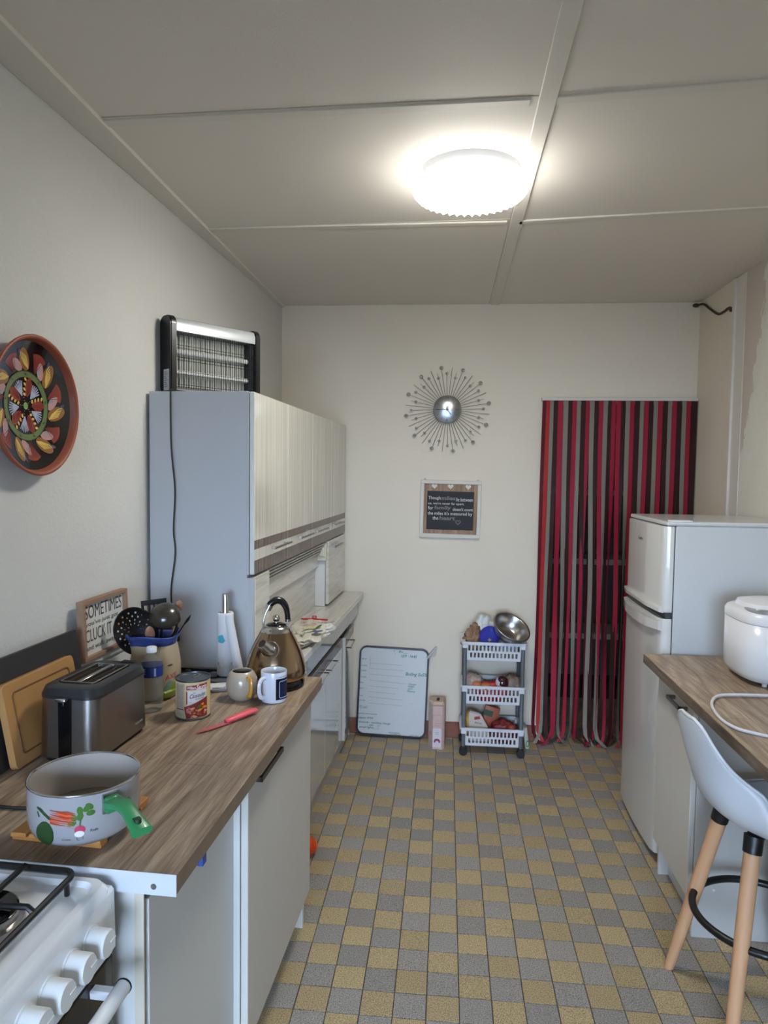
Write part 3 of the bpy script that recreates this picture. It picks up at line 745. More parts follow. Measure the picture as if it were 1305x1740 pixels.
shape('printed_buds',[blob(.0,.0,.003,.006,.3),blob(.008,.004,.003,.006,-.3)],mp,mgdk,sp)
# --- toaster
ts=lthing('toaster','long brushed steel two-slot toaster with black end strip and top','toaster',.198,-.352,ZW,math.radians(-1.5))
tw,tl=.165,.268
bm=B(); prism(bm,rrect(tw-.02,tl-.02,.03,6),0,.014); obj('base',bm,m_black,ts)
def toastring(bm,dz,z0,z1,grow0=0,grow1=0):
    P=rrect(tw+grow0,tl+grow0,.036,8); Q=rrect(tw+grow1,tl+grow1,.036,8)
    a=[bm.verts.new((x,y,z0)) for x,y in P]; b=[bm.verts.new((x,y,z1)) for x,y in Q]
    for i in range(len(a)): bm.faces.new((a[i],a[(i+1)%len(a)],b[(i+1)%len(a)],b[i]))
    return a,b
bm=B(); a,b=toastring(bm,0,.012,.160,0,-.006); bm.faces.new(a); bm.faces.new(b); obj('body',bm,m_brushed,ts,True)
bm=B(); a,b=toastring(bm,0,.159,.166,-.004,-.004); c,d=toastring(bm,0,.166,.183,-.004,-.016)
P=rrect(tw-.034,tl-.034,.028,8)
e=[bm.verts.new((x,y,.187)) for x,y in P]
for i in range(len(d)): bm.faces.new((d[i],d[(i+1)%len(d)],e[(i+1)%len(d)],e[i]))
# opening ring
in_=[bm.verts.new((x*.80,y*.80,.187)) for x,y in P]; lo=[bm.verts.new((x*.79,y*.79,.178)) for x,y in P]
for i in range(len(e)):
    j=(i+1)%len(e); bm.faces.new((e[i],e[j],in_[j],in_[i])); bm.faces.new((in_[i],in_[j],lo[j],lo[i]))
bm.faces.new(lo); obj('top_housing',bm,mat('toaster_black','27282A',.35,var=.05),ts,True)
W2,L2=.096,.172
bm=B(); ringprism(bm,rrect(W2,L2,.008,4),rrect(W2-.012,L2-.012,.005,4),.180,.1885); box(bm,-.006,.006,-L2/2+.004,L2/2-.004,.181,.188,.001,1); obj('slot_frame',bm,m_steel,ts,True)
for s in (-1,1):
    bm=B(); x0,x1=s*.0063,s*.0415; x0,x1=min(x0,x1),max(x0,x1); box(bm,x0,x1,-.080,.080,.1782,.1795); sl=obj('slot',bm,mat('slot_dark','1A120C',.6),ts)
    bm=B()
    for q in range(9): tube(bm,[(x0+.006,-.072+q*.018,.1805),(x1-.006,-.072+q*.018,.1805)],.0010,5)
    for xx in (x0+.008,x1-.008): tube(bm,[(xx,-.079,.182),(xx,.079,.182)],.0010,5)
    obj('wire_guard',bm,mat('guard_wire','5A4A3A',.4,.8),sl,True)
bm=B(); box(bm,-.019,.016,-tl/2-.002,-tl/2+.02,.012,.163,.002,1); obj('end_strip',bm,m_blackgloss,ts)
bm=B(); box(bm,-.017,.012,-tl/2-.020,-tl/2+.001,.158,.166,.003,2); box(bm,-.004,.0,-tl/2-.004,-tl/2,.145,.160); obj('lever',bm,m_chrome,ts,True)
bm=B(); box(bm,.01,.05,tl/2-.03,tl/2-.01,.186,.190,.002,1); obj('rack_lever',bm,m_black,ts)
mp=plane_map((tw/2-.0008,.050,.034),(0,1,0),(0,0,1)); text('MOULINEX',lift(mp,.001),mat('engraved_grey','C4C1BD',.4),ts,0,0,.040,.0065)
# --- slate board and wooden board leaning on the wall
def lean(name,label,cat,v0,v1,u0,u1,h,th,m,r=.01):
    # bottom edge at u0, top edge at u1; board plane spans v
    t=lthing(name,label,cat,u0,(v0+v1)/2,ZW); ang=-math.atan2(u0-u1,h)
    bm=B(); prism(bm,rrect(v1-v0,h,r,5,0,h/2),0,th,mx=Matrix(((0,0,1,0),(1,0,0,0),(0,1,0,0),(0,0,0,1))))
    es=[e for e in bm.edges if abs(e.verts[0].co.x-e.verts[1].co.x)<1e-6]; bmesh.ops.bevel(bm,geom=es,offset=.002,segments=1,affect='EDGES')
    b=obj('board',bm,m,t); b.rotation_euler=(0,ang,0); return t,b
lean('slate_board','black slate board leaning on the wall behind the wooden board','board',-.84,-.185,.075,.035,.262,.008,mat('slate','2B2A2A',.55,var=.15,vs=40,bump=.05),.006)
t,b=lean('chopping_board','light wooden chopping board with a juice groove leaning behind the toaster','board',-.548,-.250,.092,.053,.205,.018,mat('board_maple','A87C4A',.5,var=.14,vs=10),.014)
bm=B(); P=[(.0182,y,z) for y,z in rrect(.235,.150,.012,5,0,.103)]; tube(bm,P,.0022,6,closed=True); obj('juice_groove',bm,mat('groove_brown','6B4523',.7),t).rotation_euler=b.rotation_euler
# --- sign
sg=lthing('wooden_sign','small wooden framed sign reading SOMETIMES and CLUCK IT propped on the wall ledge','sign',.030,-.016,1.0485)
sa=-math.radians(2)
def rot(o): o.rotation_euler=(0,sa,0); return o
SW,SH=.262,.180
bm=B(); box(bm,.0,.008,-SW/2+.006,SW/2-.006,.004,SH-.004); rot(obj('panel',bm,mat('sign_white','C9C7C0',.7,var=.03),sg))
for b in ((-SW/2,SW/2,0,.012),(-SW/2,SW/2,SH-.012,SH),(-SW/2,-SW/2+.012,.012,SH-.012),(SW/2-.012,SW/2,.012,SH-.012)):
    bm=B(); box(bm,-.004,.020,b[0],b[1],b[2],b[3],.0008,1); rot(obj('frame_rail',bm,mat('sign_frame','8E6F58',.6,var=.15,vs=30),sg))
mp=plane_map((.0083,-SW/2,0),(0,1,0),(0,0,1)); m_sg=mat('sign_ink','4C4B48',.7)
for s,x,y,w,h in (('SOMETIMES',.024,.122,.216,.040),("you've just got",.026,.096,.190,.018),('CLUCK IT',.024,.052,.150,.038),('and walk away',.024,.022,.170,.020)): rot(text(s,mp,m_sg,sg,x,y,w,h))
rot(shape('hen_picture',[blob(.222,.070,.018,.014),blob(.236,.084,.008,.009),blob(.207,.080,.010,.007,.8)]+stroke([(.220,.056),(.219,.040)],.002)+stroke([(.228,.056),(.229,.040)],.002),mp,mat('hen_ochre','B98537',.7,var=.3,vs=60),sg))
rot(shape('hen_comb',[blob(.238,.094,.004,.004)],lift(mp,.0002),mat('hen_red','A33A2A',.7),sg))
# --- pitcher with utensils
ju,jv=.176,.040
jr=lthing('utensil_pitcher','cream stoneware pitcher with a blue rim holding kitchen utensils','pitcher',ju,jv,ZW)
m_cr=mat('stoneware_cream','A8977C',.35,var=.08,coat=.2); m_bl=mat('stoneware_blue','2C3C78',.3,var=.08,coat=.3)
spout=math.radians(215)
def sf(a,r,z): 
    d=math.cos(a-spout); return 1+(.16*max(0,d)**6 if z>.15 else 0)
bm=B(); lathe(bm,[(0,0),(.058,0),(.066,.006),(.073,.03),(.078,.07),(.078,.11),(.0725,.145),(.0665,.173)],48,fn=sf,cap=False); obj('pitcher_body',bm,m_cr,jr,'all')
bm=B(); lathe(bm,[(.0668,.172),(.0675,.180),(.073,.190),(.079,.200),(.077,.203),(.070,.192),(.062,.176),(.060,.15)],48,fn=sf,cap=False)
for v in bm.verts:
    v.co.z+=.004*math.sin(3*math.atan2(v.co.y,v.co.x))
obj('blue_rim',bm,m_bl,jr,'all')
bm=B(); lathe(bm,[(.060,.165),(.07,.11),(.07,.03),(0,.008)],32,cap=False); obj('pitcher_inside',bm,m_bl,jr,'all')
ja=camang(ju,jv)+.15
jf=lambda z:.078-.02*max(0,1-z/.03)**2 if z<.03 else (.073+.005*min(1,(z-.03)/.04) if z<.11 else .078)
mp=cyl_map(.078,ja,.0,rf=lambda z:jf(z)+.0004)
shape('painted_leaves',[blob(.028,.022,.030,.020,.2),blob(.048,.036,.022,.016,.8),blob(.010,.012,.024,.012)],mp,mat('paint_lime','7C8A2C',.4,var=.4,vs=40),jr,.006)
shape('painted_leaves',[blob(.034,.052,.014,.010,.4),blob(.020,.040,.012,.007)],lift(mp,.0003),mat('paint_sage','6F8A76',.4,var=.2),jr,.006)
text('AXE',mp,mat('paint_red','B02A38',.4),jr,.018,.066,.040,.016,slope=.1)
shape('painted_berry',[blob(.044,.052,.004,.004),blob(.034,.112,.010,.003)],mp,mat('paint_brown','5A3A30',.5),jr,.006)
mnyl=mat('black_nylon','191715',.35,var=.05)
JW=L(ju,jv,ZW)
def uthing(name,label,base,tip,**k):
    # utensil standing in the pitcher; base and tip in local (u,v,z) offsets from the pitcher axis at worktop height
    o=lthing(name,label,'utensil',ju+base[0],jv+base[1],ZW+base[2]); return o
def aim(p,q,fac=(0,0,1)):
    z=(Vector(q)-Vector(p)).normalized(); y=Vector(fac); y=(y-z*y.dot(z)).normalized(); x=y.cross(z)
    return Matrix(((x.x,y.x,z.x,0),(x.y,y.y,z.y,0),(x.z,y.z,z.z,0),(0,0,0,1)))
cdir=Vector((math.cos(ja),math.sin(ja),.25)).normalized()   # towards the camera
# skimmer with pierced bowl
t=lthing('skimmer','large round black skimmer with small round holes, left-most in the pitcher','utensil',ju+.004,jv+.02,ZW+.072)
p0=Vector((0,0,0)); p1=Vector((-.066,-.050,.160))
bm=B(); MX=aim(p0,p1,cdir)
tube(bm,[(0,0,0),(0,.002,.08),(0,.004,.105)],[.006,.005,.009],10,flat=(1,.5)); 
# bowl: disc grid with holes left open
rings=[0]+[.08*k for k in range(1,12)]+[.94,1.0]; nseg=60; R0=.072; vs_=[]
def dish(r,a): return Vector((R0*r*math.cos(a)*.92,-.020+.020*r*r,.155+R0*1.12*r*math.sin(a)))
for off in (0,-.0018):
    g=[[bm.verts.new(dish(r,2*PI*k/nseg)+Vector((0,off,0))) for k in range(nseg)] if r>0 else [bm.verts.new(dish(0,0)+Vector((0,off,0)))] for r in rings]
    for a,(q,s) in enumerate(zip(g[:-1],g[1:])):
        for k in range(nseg):
            if a in (3,5,7,9) and k%(6 if a==3 else 5 if a==5 else 4)==(a//2)%2*2: continue
            j=(k+1)%nseg
            if len(q)==1: bm.faces.new((q[0],s[k],s[j]))
            else: bm.faces.new((q[k],q[j],s[j],s[k]))
    vs_.append(g[-1])
for k in range(nseg): bm.faces.new((vs_[0][k],vs_[0][(k+1)%nseg],vs_[1][(k+1)%nseg],vs_[1][k]))
xf(bm,MX); obj('skimmer_head',bm,mnyl,t,'all')
# slotted turner
t=lthing('slotted_turner','black slotted turner standing behind the skimmer in the pitcher','utensil',ju-.004,jv+.030,ZW+.085)
bm=B(); p1=Vector((-.022,.012,.2)); MX=Matrix.Translation((0,0,.022))@aim(p0,p1,cdir)
tube(bm,[(0,0,0),(0,0,.10)],.006,8,flat=(1,.5)); ys_=[-.036,-.022,-.006,.010,.026,.040]
for x0,x1 in ((-.040,-.031),(-.017,-.012),(-.002,.003),(.012,.017),(.031,.040)): box(bm,x0,x1,-.001,.001,.10,.185)
box(bm,-.040,.040,-.001,.001,.178,.195,.0); box(bm,-.036,.036,-.001,.001,.096,.112); box(bm,-.035,.035,-.001,.001,.140,.147)
xf(bm,MX); obj('turner_head',bm,mnyl,t)
# ladle
t=lthing('ladle','dark round-bowled ladle hanging over the right side of the pitcher','utensil',ju+.008,jv+.010,ZW+.085)
bm=B(); p1=Vector((.030,-.01,.15)); lathe(bm,[(.050,0),(.049,.010),(.042,.026),(.028,.037),(.012,.042),(0,.043)],32,cap=False); lathe(bm,[(.0485,.0),(.0475,.009),(.040,.024),(.026,.035),(.011,.040),(0,.041)],32,cap=False)
xf(bm,Matrix.Translation((.026,-.01,.168))@Matrix.Rotation(math.radians(28),4,'X')@Matrix.Rotation(math.radians(12),4,'Y'))
obj('ladle_bowl',bm,mat('ladle_brown','2E2A24',.25,coat=.3),t,'all')
bm=B(); tube(bm,smooth_pts([(0,.0,0),(.030,-.004,.08),(.058,-.006,.130),(.066,-.012,.165)],5),.0055,10,flat=(1,.6)); obj('ladle_handle',bm,mnyl,t,True)
# masher / open-framed spatula under the ladle
t=lthing('potato_masher','black flat-framed masher behind the ladle bowl','utensil',ju+.012,jv+.04,ZW+.075)
bm=B(); MX=aim(p0,Vector((.022,.0,.2)),cdir)
for b_ in ((-.030,-.022,.06,.135),(.018,.026,.06,.135),(-.030,.026,.130,.138),(-.030,.026,.060,.068)): box(bm,b_[0],b_[1],-.0015,.0015,b_[2],b_[3])
tube(bm,[(0,0,-.01),(0,0,.062)],.005,8); xf(bm,MX); obj('masher_frame',bm,mnyl,t)
# wooden spoons
mws=mat('spoon_wood','8A6049',.5,var=.12,vs=30)
def spoon(label,u,v,tip,r=.016):
    t=lthing('wooden_spoon',label,'utensil',ju+u,jv+v,ZW+.075); bm=B(); d=Vector(tip)
    tube(bm,[(0,0,0),d*.75],[.005,.0045],8); bb=B(); ball(bm,(0,0,0),1,14,10,(r,.005,r*1.75))
    vs=[q for q in bm.verts][-(14*9+2):]; xf(bm,Matrix.Translation(d*.87)@aim(p0,d,cdir),vs); obj('spoon',bm,mws,t,True)
spoon('short wooden spoon in front of the skimmer in the pitcher',.010,-.02,(-.004,-.035,.155),.015)
spoon('brown wooden spoon rising behind the ladle',.025,.02,(.040,.02,.235),.013)
t=lthing('skewer','thin black pointed fork sticking out to the right of the pitcher','utensil',ju+.02,jv+.02,ZW+.12)
bm=B(); tube(bm,[(0,0,0),(.065,.0,.105)],.0022,6); tube(bm,[(.065,0,.105),(.080,0,.124),(.090,0,.140)],[.002,.005,.0008],6); obj('skewer_rod',bm,mnyl,t,True)
# --- water bottle
bt=lthing('water_bottle','small clear plastic water bottle with a blue label and white cap','bottle',.226,-.090,ZW)
m_pet=mat('clear_pet','F6FAFC',.03,var=0,trans=.93,ior=1.10,spec=1.0)
pr=[(0,.004),(.014,.001),(.026,.0),(.031,.006),(.0325,.014)]
z=.014
for k in range(6): pr+=[(.0325,z+.004),(.0312,z+.008),(.0325,z+.012)]; z+=.0145
z=.106; pr+=[(.0320,.104),(.0320,.140),(.031,.146),(.027,.154),(.019,.164),(.0135,.170),(.0125,.176),(.0125,.182)]
bm=B(); lathe(bm,pr,40,cap=False,fn=lambda a,r,z:1+(.01*math.cos(a*8) if z<.02 else 0)); obj('bottle_body',bm,m_pet,bt,'all')
bm=B(); lathe(bm,[(.0148,.176),(.0152,.178),(.0152,.190),(.014,.192),(0,.192)],28); obj('cap',bm,m_whiteplastic,bt,True)
bm=B(); lathe(bm,[(.0326,.106),(.0326,.138)],40,cap=False); lb=obj('label',bm,mat('label_blue','21357A',.35),bt,'all')
mp=cyl_map(.0330,camang(.226,-.09),.106)
shape('label_patch',[[(.006,.004),(.012,.004),(.012,.028),(.006,.028)]]+[[(-.030,.010+k*.007),(-.018,.010+k*.007),(-.018,.013+k*.007),(-.030,.013+k*.007)] for k in range(3)],mp,mat('label_pale','8FA0C8',.4),lb,.005)
# --- can
cu_,cv=.364,-.112
cn=lthing('food_can','tin of cassoulet with a cream and red paper label and ring-pull lid','tin',cu_,cv,ZW)
CR=.0500; CHT=.116
bm=B(); lathe(bm,[(0,.002),(.046,.002),(.0475,0),(CR+.001,.001),(CR+.001,.004),(CR-.0008,.006),(CR-.0008,CHT-.005),(CR+.001,CHT-.003),(CR+.001,CHT),(CR-.002,CHT),(CR-.003,CHT-.003),(.040,CHT-.0032),(.039,CHT-.004),(0,CHT-.004)],56); obj('can_body',bm,mat('tin_lid','6C7178',.3,.9,var=.05),cn,True)
bm=B(); lathe(bm,[(CR-.0004,.0062),(CR-.0004,CHT-.0055)],56,cap=False); lb=obj('paper_label',bm,mat('label_cream','C9B684',.5,var=.03),cn,'all')
bm=B(); tube(bm,[(.012+.011*math.cos(a)*1.2,.009*math.sin(a),CHT-.001+.002*math.cos(a)) for a in [2*PI*i/20 for i in range(20)]],.0012,6,closed=True); box(bm,.022,.034,-.004,.004,CHT-.004,CHT-.001,.0005,1); o=obj('ring_pull',bm,m_chrome,cn,True); o.rotation_euler=(0,0,camang(cu_,cv)+2.4)
th=camang(cu_,cv); mp=cyl_map(CR,th,.0); D=math.radians
mrd=mat('label_red','8E1E30',.45,var=.06); mwl=mat('label_offwhite','CFC8C8',.5); mtan=mat('label_beige','A89A86',.5)
X0=-.0185
shape('text_panel',[[(-.056,.008),(-.024,.008),(-.024,.107),(-.056,.107)]],mp,mtan,lb,.006)
rr_=random.Random(3)
for k in range(17): shape('small_print',sum([stroke([(-.052+q*.006,.034+k*.0042),(-.048+q*.006+rr_.uniform(-.001,.001),.034+k*.0042)],.0013) for q in range(4)],[]),lift(mp,.0003),mat('fine_print','5A524C',.6),lb)
shape('small_print',stroke([(-.054,.032),(-.026,.032)],.0018),lift(mp,.0003),m_text,lb,.005)
shape('panel_logo',[blob(-.040,.018,.009,.006)],lift(mp,.0003),mat('label_sage','8E9C80',.6),lb,.004)
shape('red_band',[[(X0,.090),(.044,.092),(.044,.106),(X0,.102)]],lift(mp,.0002),mrd,lb,.005)
text('William',lift(mp,.0005),mat('print_offwhite','E4DDDD',.5),lb,X0+.002,.0925,.024,.008,shear=.1,bold=.01); text('Saurin',lift(mp,.0005),_M['print_offwhite'],lb,.009,.0905,.032,.014,shear=.15,bold=.02)
shape('white_panel',[[(-.016,.046),(.040,.066),(.042,.089),(-.016,.087)]],lift(mp,.0002),mwl,lb,.005)
shape('red_bar',[[(X0-.001,.046),(-.0155,.050),(-.0155,.084),(X0-.001,.087)]],lift(mp,.0003),mrd,lb,.005)
text('Le',lift(mp,.0005),m_text,lb,.000,.079,.006,.005,shear=.2); text('Cassoulet',lift(mp,.0005),m_text,lb,-.010,.065,.046,.012,shear=.2,slope=.12,bold=.012); text('mitonné',lift(mp,.0005),m_text,lb,.006,.060,.026,.0055,shear=.2,slope=.14)
text('2 parts',lift(mp,.0005),m_text,lb,-.013,.052,.010,.003)
shape('dish_picture',[[(-.026,.040),(-.008,.046),(.014,.055),(.044,.066),(.044,.009),(-.020,.007)]],lift(mp,.0003),mat('stew_red','7A2420',.5,var=.35,vs=120),lb,.005)
for k in range(34):
    x=rr_.uniform(-.018,.038); y=rr_.uniform(.010,.040+max(0,x)*.5)
    c=rr_.choice(['B0605A','9C4038','C77B34','C8A89C','8A3030','B8705F'])
    if x>.014 and y>.03: c=rr_.choice(['D08A2C','C86A24','B23A28'])
    shape('dish_picture',[blob(x,y,rr_.uniform(.003,.007),rr_.uniform(.0015,.0035),rr_.uniform(-.3,1.2),8)],lift(mp,.0004+.00003*k),mat('stew_'+c,c,.5,var=.1),lb,.005)
shape('parsley',[blob(.018+.004*math.cos(a),.040+.003*math.sin(a),.004,.0013,a,8) for a in (0,1,2,3.4,4.5)],lift(mp,.0016),mgmd,lb)
# --- mugs
mu,mv=.560,.056
mg_=lthing('mug','white straight mug with a dark printed picture, in front of the kettle','mug',mu,mv,ZW)
def mug(t,prof_o,prof_i,m,mi_,hm,hp,ha,hr=.0052,fl=(1,1.4)):
    bm=B(); lathe(bm,prof_o+prof_i[::-1],44,cap=False,mi=0); lathe(bm,[(prof_i[0][0]+0,prof_i[0][1]),(0,prof_i[0][1])] if prof_i[0][0]>0 else [(0,0),(.001,0)],44,cap=False)
    o=obj('mug_body',bm,m,t,True)
    bm=B(); tube(bm,smooth_pts(hp,7),hr,12,flat=fl); h=obj('handle',bm,hm,t,True); h.rotation_euler=(0,0,ha); return o,h
m_mugw=mat('porcelain_white','CBCFD9',.15,var=.01,coat=.5)
mug(mg_,[(0,.003),(.030,.003),(.032,0),(.038,.001),(.0405,.006),(.0408,.094),(.0402,.096)],[(.038,.008),(.0385,.010),(.0382,.094),(.039,.096)],m_mugw,None,m_mugw,[(.039,0,.080),(.058,0,.078),(.066,0,.062),(.066,0,.040),(.058,0,.024),(.039,0,.020)],camang(mu,mv)-math.radians(42))
bm=B(); lathe(bm,[(.0381,.074),(0,.074)],32,cap=False); obj('drink',bm,mat('tea_grey','8D867C',.1,var=0),mg_)
mp=cyl_map(.0409,camang(mu,mv),.0)
shape('printed_picture',[[(.006,.012),(.052,.012),(.052,.078),(.006,.078)]],lift(mp,.0002),mat('print_navy_black','10121E',.25,var=.1),mg_,.006)
shape('printed_picture',[[(.016,.014),(.017,.072),(.052,.072),(.052,.014)]],lift(mp,.0004),mat('print_navy','20305C',.25,var=.25,vs=60),mg_,.006)
shape('printed_outline',stroke([(.052,.070),(.020,.070),(.017,.066),(.017,.022),(.020,.018),(.052,.018)],.0012),lift(mp,.0006),mat('print_pale','C8D4E4',.3),mg_,.006)
shape('printed_picture',[[(.020,.021),(.050,.021),(.050,.067),(.020,.067)]],lift(mp,.0005),mat('print_darkblue','16203F',.25,var=.3,vs=50),mg_,.006)
text('CHAMPIONS',lift(mp,.0003),mat('print_blue','3A6898',.3),mg_,.008,.0805,.044,.0045)
yu,yv=.456,.056
mg2=lthing('mug','round-bellied speckled beige mug with an ochre handle','mug',yu,yv,ZW)
m_cl=mat('clay_beige','A59A8A',.25,var=.06,vs=60,coat=.3)
mug(mg2,[(0,.002),(.026,.002),(.030,0),(.040,.008),(.047,.026),(.0495,.048),(.047,.068),(.039,.084),(.0335,.089),(.0315,.090)],[(.030,.006),(.0465,.045),(.036,.082),(.030,.087),(.0300,.0895)],m_cl,None,mat('ochre_glaze','C08A3A',.2,coat=.4),[(.044,0,.074),(.058,0,.077),(.066,0,.064),(.066,0,.040),(.060,0,.026),(.044,0,.020)],camang(yu,yv)+math.radians(24),.0058)
bm=B(); lathe(bm,[(.040,.070),(0,.070)],32,cap=False); obj('drink',bm,mat('tea_brown','4A3C2E',.1,var=0),mg2)
# --- kettle
ku,kv=.522,.212
kt=lthing('kettle','smoky bronze pyramid kettle with a black arched handle and chrome spout','kettle',ku,kv,ZW)
m_br=mat('smoked_bronze','A28A70',.16,1,var=.04,vs=6)
bm=B(); lathe(bm,[(.092,0),(.096,.004),(.096,.022),(.090,.030),(0,.030)],56); obj('power_base',bm,m_blackgloss,kt,True)
bm=B(); lathe(bm,[(.096,.031),(.1005,.036),(.102,.050),(.1005,.064),(.0935,.092),(.0835,.122),(.069,.154),(.0525,.184)],72,cap=False); obj('kettle_body',bm,m_br,kt,'all')
bm=B(); lathe(bm,[(.052,.183),(.049,.192),(.043,.200),(.036,.204),(0,.206)],48,cap=False); obj('shoulder',bm,m_chrome,kt,'all')
bm=B(); lathe(bm,[(.034,.204),(.031,.208),(.018,.211),(.007,.212),(0,.212)],40,cap=False); ld=obj('lid',bm,m_blackgloss,kt,'all')
bm=B(); lathe(bm,[(.0095,.210),(.007,.216),(.0065,.218)],20); ball(bm,(0,0,.2265),.0125,20,14); obj('lid_knob',bm,m_chrome,ld,'all')
ka=camang(ku,kv); 
# handle: arc in the plane turned towards the camera's right
bm=B(); P=smooth_pts([(-.026,0,.262),(-.020,0,.276),(-.002,0,.287),(.018,0,.283),(.032,0,.264),(.038,0,.240),(.040,0,.218)],6); n=len(P); tube(bm,P,[.0095+.003*math.sin(PI*min(1,i/n*1.3)) for i in range(n)],14); hk=obj('handle_grip',bm,mat('grip_black','0E0E10',.25,coat=.2),kt,True)
bm=B(); tube(bm,smooth_pts([(-.044,0,.166),(-.042,0,.185),(-.044,0,.215),(-.036,0,.245),(-.027,0,.262)],6),.0033,10); tube(bm,[(-.030,0,.256),(-.022,0,.272)],[.0105,.0125],14); ball(bm,(-.043,0,.166),.007,10,8); hc=obj('handle_arm',bm,m_chrome,kt,True)
bm=B(); tube(bm,[(.040,0,.2215),(.0401,0,.214),(.0401,0,.2135),(.040,0,.194)],[.0105,.0105,.003,.003],14); hd=obj('handle_collar',bm,m_chrome,kt,True)
for o in (hk,hc,hd): o.rotation_euler=(0,0,ka+PI/2+.25)
bm=B(); sd=-0.62
tube(bm,[(.050,.004,.126),(.080,-.008,.142),(.097,-.020,.163)],[.0265,.0225,.0160],24); sp_=obj('spout',bm,m_chrome,kt,True); sp_.rotation_euler=(0,0,ka-.28)
bm=B(); tube(bm,[(.0964,-.0195,.1624),(.0974,-.0203,.1636)],[.0150,.0148],20); q=obj('spout_mouth',bm,mat('mouth_dark','2A1C12',.5),sp_)
bm=B(); P=[(x,y,z) for x,y,z in [(.074-.010*math.sin(a),.029*math.cos(a)+.001,.136+.027*math.sin(a)) for a in [2*PI*i/32 for i in range(32)]]]; tube(bm,P,.0022,6,closed=True); obj('spout_ring',bm,m_chrome,sp_,True)
# --- kitchen roll on holder
ru,rv=.326,.262
kr=lthing('kitchen_roll','nearly empty kitchen roll on a steel pole holder with a loose sheet hanging','paper roll',ru,rv,ZW)
bm=B(); lathe(bm,[(.070,0),(.072,.003),(.071,.006),(0,.007)],44); obj('holder_base',bm,mat('holder_grey','63676C',.4,.3),kr,True)
bm=B(); lathe(bm,[(.0115,.006),(.0115,.292),(.010,.296),(0,.296)],24); obj('holder_pole',bm,m_chrome,kr,True)
m_pap=mat('kitchen_paper','C9C9CB',.9,var=.03,bump=.4,bs=220)
bm=B(); lathe(bm,[(.0265,.010),(.0285,.012),(.0285,.226),(.0265,.229),(.019,.229),(.019,.010)],32,cap=False); rl=obj('paper_roll',bm,m_pap,kr,'all')
bm=B(); ra=camang(ru,rv); ex=Vector((-math.sin(ra),math.cos(ra),0)); ey=Vector((math.cos(ra),math.sin(ra),0)); g=[]
for i in range(11):
    s=i/10; z=.228-.200*s; x0=-.004+.030*s*1.05; x1=.026+.036*s; row=[]
    for k in range(6):
        q=k/5; x=x0+(x1-x0)*q; d=.027-.004*q+.010*math.sin(PI*q)*(.4+s)+.010*s
        row.append((bm.verts.new(ex*x+ey*d+Vector((0,0,z-.012*q*(1-s)))),bm.verts.new(ex*x+ey*(d-.0012)+Vector((0,0,z-.012*q*(1-s))))))
    g.append(row)
for i in range(10):
    for k in range(5):
        for s_ in (0,1): bm.faces.new((g[i][k][s_],g[i][k+1][s_],g[i+1][k+1][s_],g[i+1][k][s_]))
for i in range(10):
    for k in (0,5): bm.faces.new((g[i][k][0],g[i+1][k][0],g[i+1][k][1],g[i][k][1]))
obj('loose_sheet',bm,m_pap,kr,'all')
mp=cyl_map(.0287,ra,0)
shape('printed_motif',[[(-.028,.130),(-.008,.127),(-.001,.135),(-.009,.157),(-.028,.150)]],lift(mp,.0004),mat('print_turquoise','3F9DB5',.7,var=.15),rl,.006)
shape('printed_motif',stroke([(.012,.040),(.022,.052),(.030,.044),(.024,.034),(.016,.030)],.0008)+stroke([(-.026,.050),(-.024,.060)],.003)+stroke([(.020,.052),(.026,.058)],.003),lift(mp,.0004),mat('print_grey','6E6E78',.7),rl)
# --- spoon rest dish and dark tray
t=lthing('spoon_rest','small white square dish between the tin and the beige mug','dish',.352,.128,ZW,.5)
bm=B(); a=[bm.verts.new((x,y,.0)) for x,y in rrect(.050,.050,.008,4)]; b=[bm.verts.new((x,y,.012)) for x,y in rrect(.068,.068,.012,4)]; c=[bm.verts.new((x,y,.012)) for x,y in rrect(.062,.062,.011,4)]; d=[bm.verts.new((x,y,.004)) for x,y in rrect(.044,.044,.008,4)]
for q,r_ in ((a,b),(b,c),(c,d)):
    for i in range(len(q)): bm.faces.new((q[i],q[(i+1)%len(q)],r_[(i+1)%len(q)],r_[i]))
bm.faces.new(a); bm.faces.new(d); obj('dish',bm,m_mugw,t,True)
bm=B(); prism(bm,[(-.028,-.015),(.01,-.028),(.028,.0),(.0,.024)],.013,.0145); obj('napkin',bm,m_pap,t)
t=lthing('baking_tray','dark flat tray lying at the back of the worktop against the buffet','tray',.185,.262,ZW)
bm=B(); ringprism(bm,rrect(.25,.09,.015,5),rrect(.238,.078,.012,5),0,.014); prism(bm,rrect(.24,.08,.012,5),0,.003); obj('tray',bm,mat('tray_dark','35342F',.35,.6),t,True)
bm=B(); ball(bm,(.0,.012,.012),.010,12,8,(1.2,1,.7)); obj('tray_knob',bm,m_black,t,True)
# --- knife
kn=lthing('paring_knife','coral pink paring knife lying beside the tin','knife',.487,-.161,ZW)
th=math.atan2(.186,.109); m_ck=mat('coral_plastic','D2525C',.35,var=.03); m_cb=mat('coral_blade','B8565A',.3,var=.03)
bm=B(); prism(bm,[(-.110,.001),(-.095,-.006),(-.070,-.011),(-.002,-.013),(-.002,.006),(-.06,.006)],.0035,.0052); b1=obj('blade',bm,m_cb,kn); b1.rotation_euler=(0,0,th)
bm=B(); P=[(-.006,0,.007),(.004,-.001,.0085),(.02,-.001,.009),(.05,0,.010),(.085,.001,.011),(.103,.0,.010),(.106,0,.009)]; tube(bm,smooth_pts(P,4),[.009+.004*math.sin(i/24*PI) if i<24 else .006 for i in range(25)],12,flat=(1,.65)); b2=obj('handle',bm,m_ck,kn,True); b2.rotation_euler=(0,0,th)
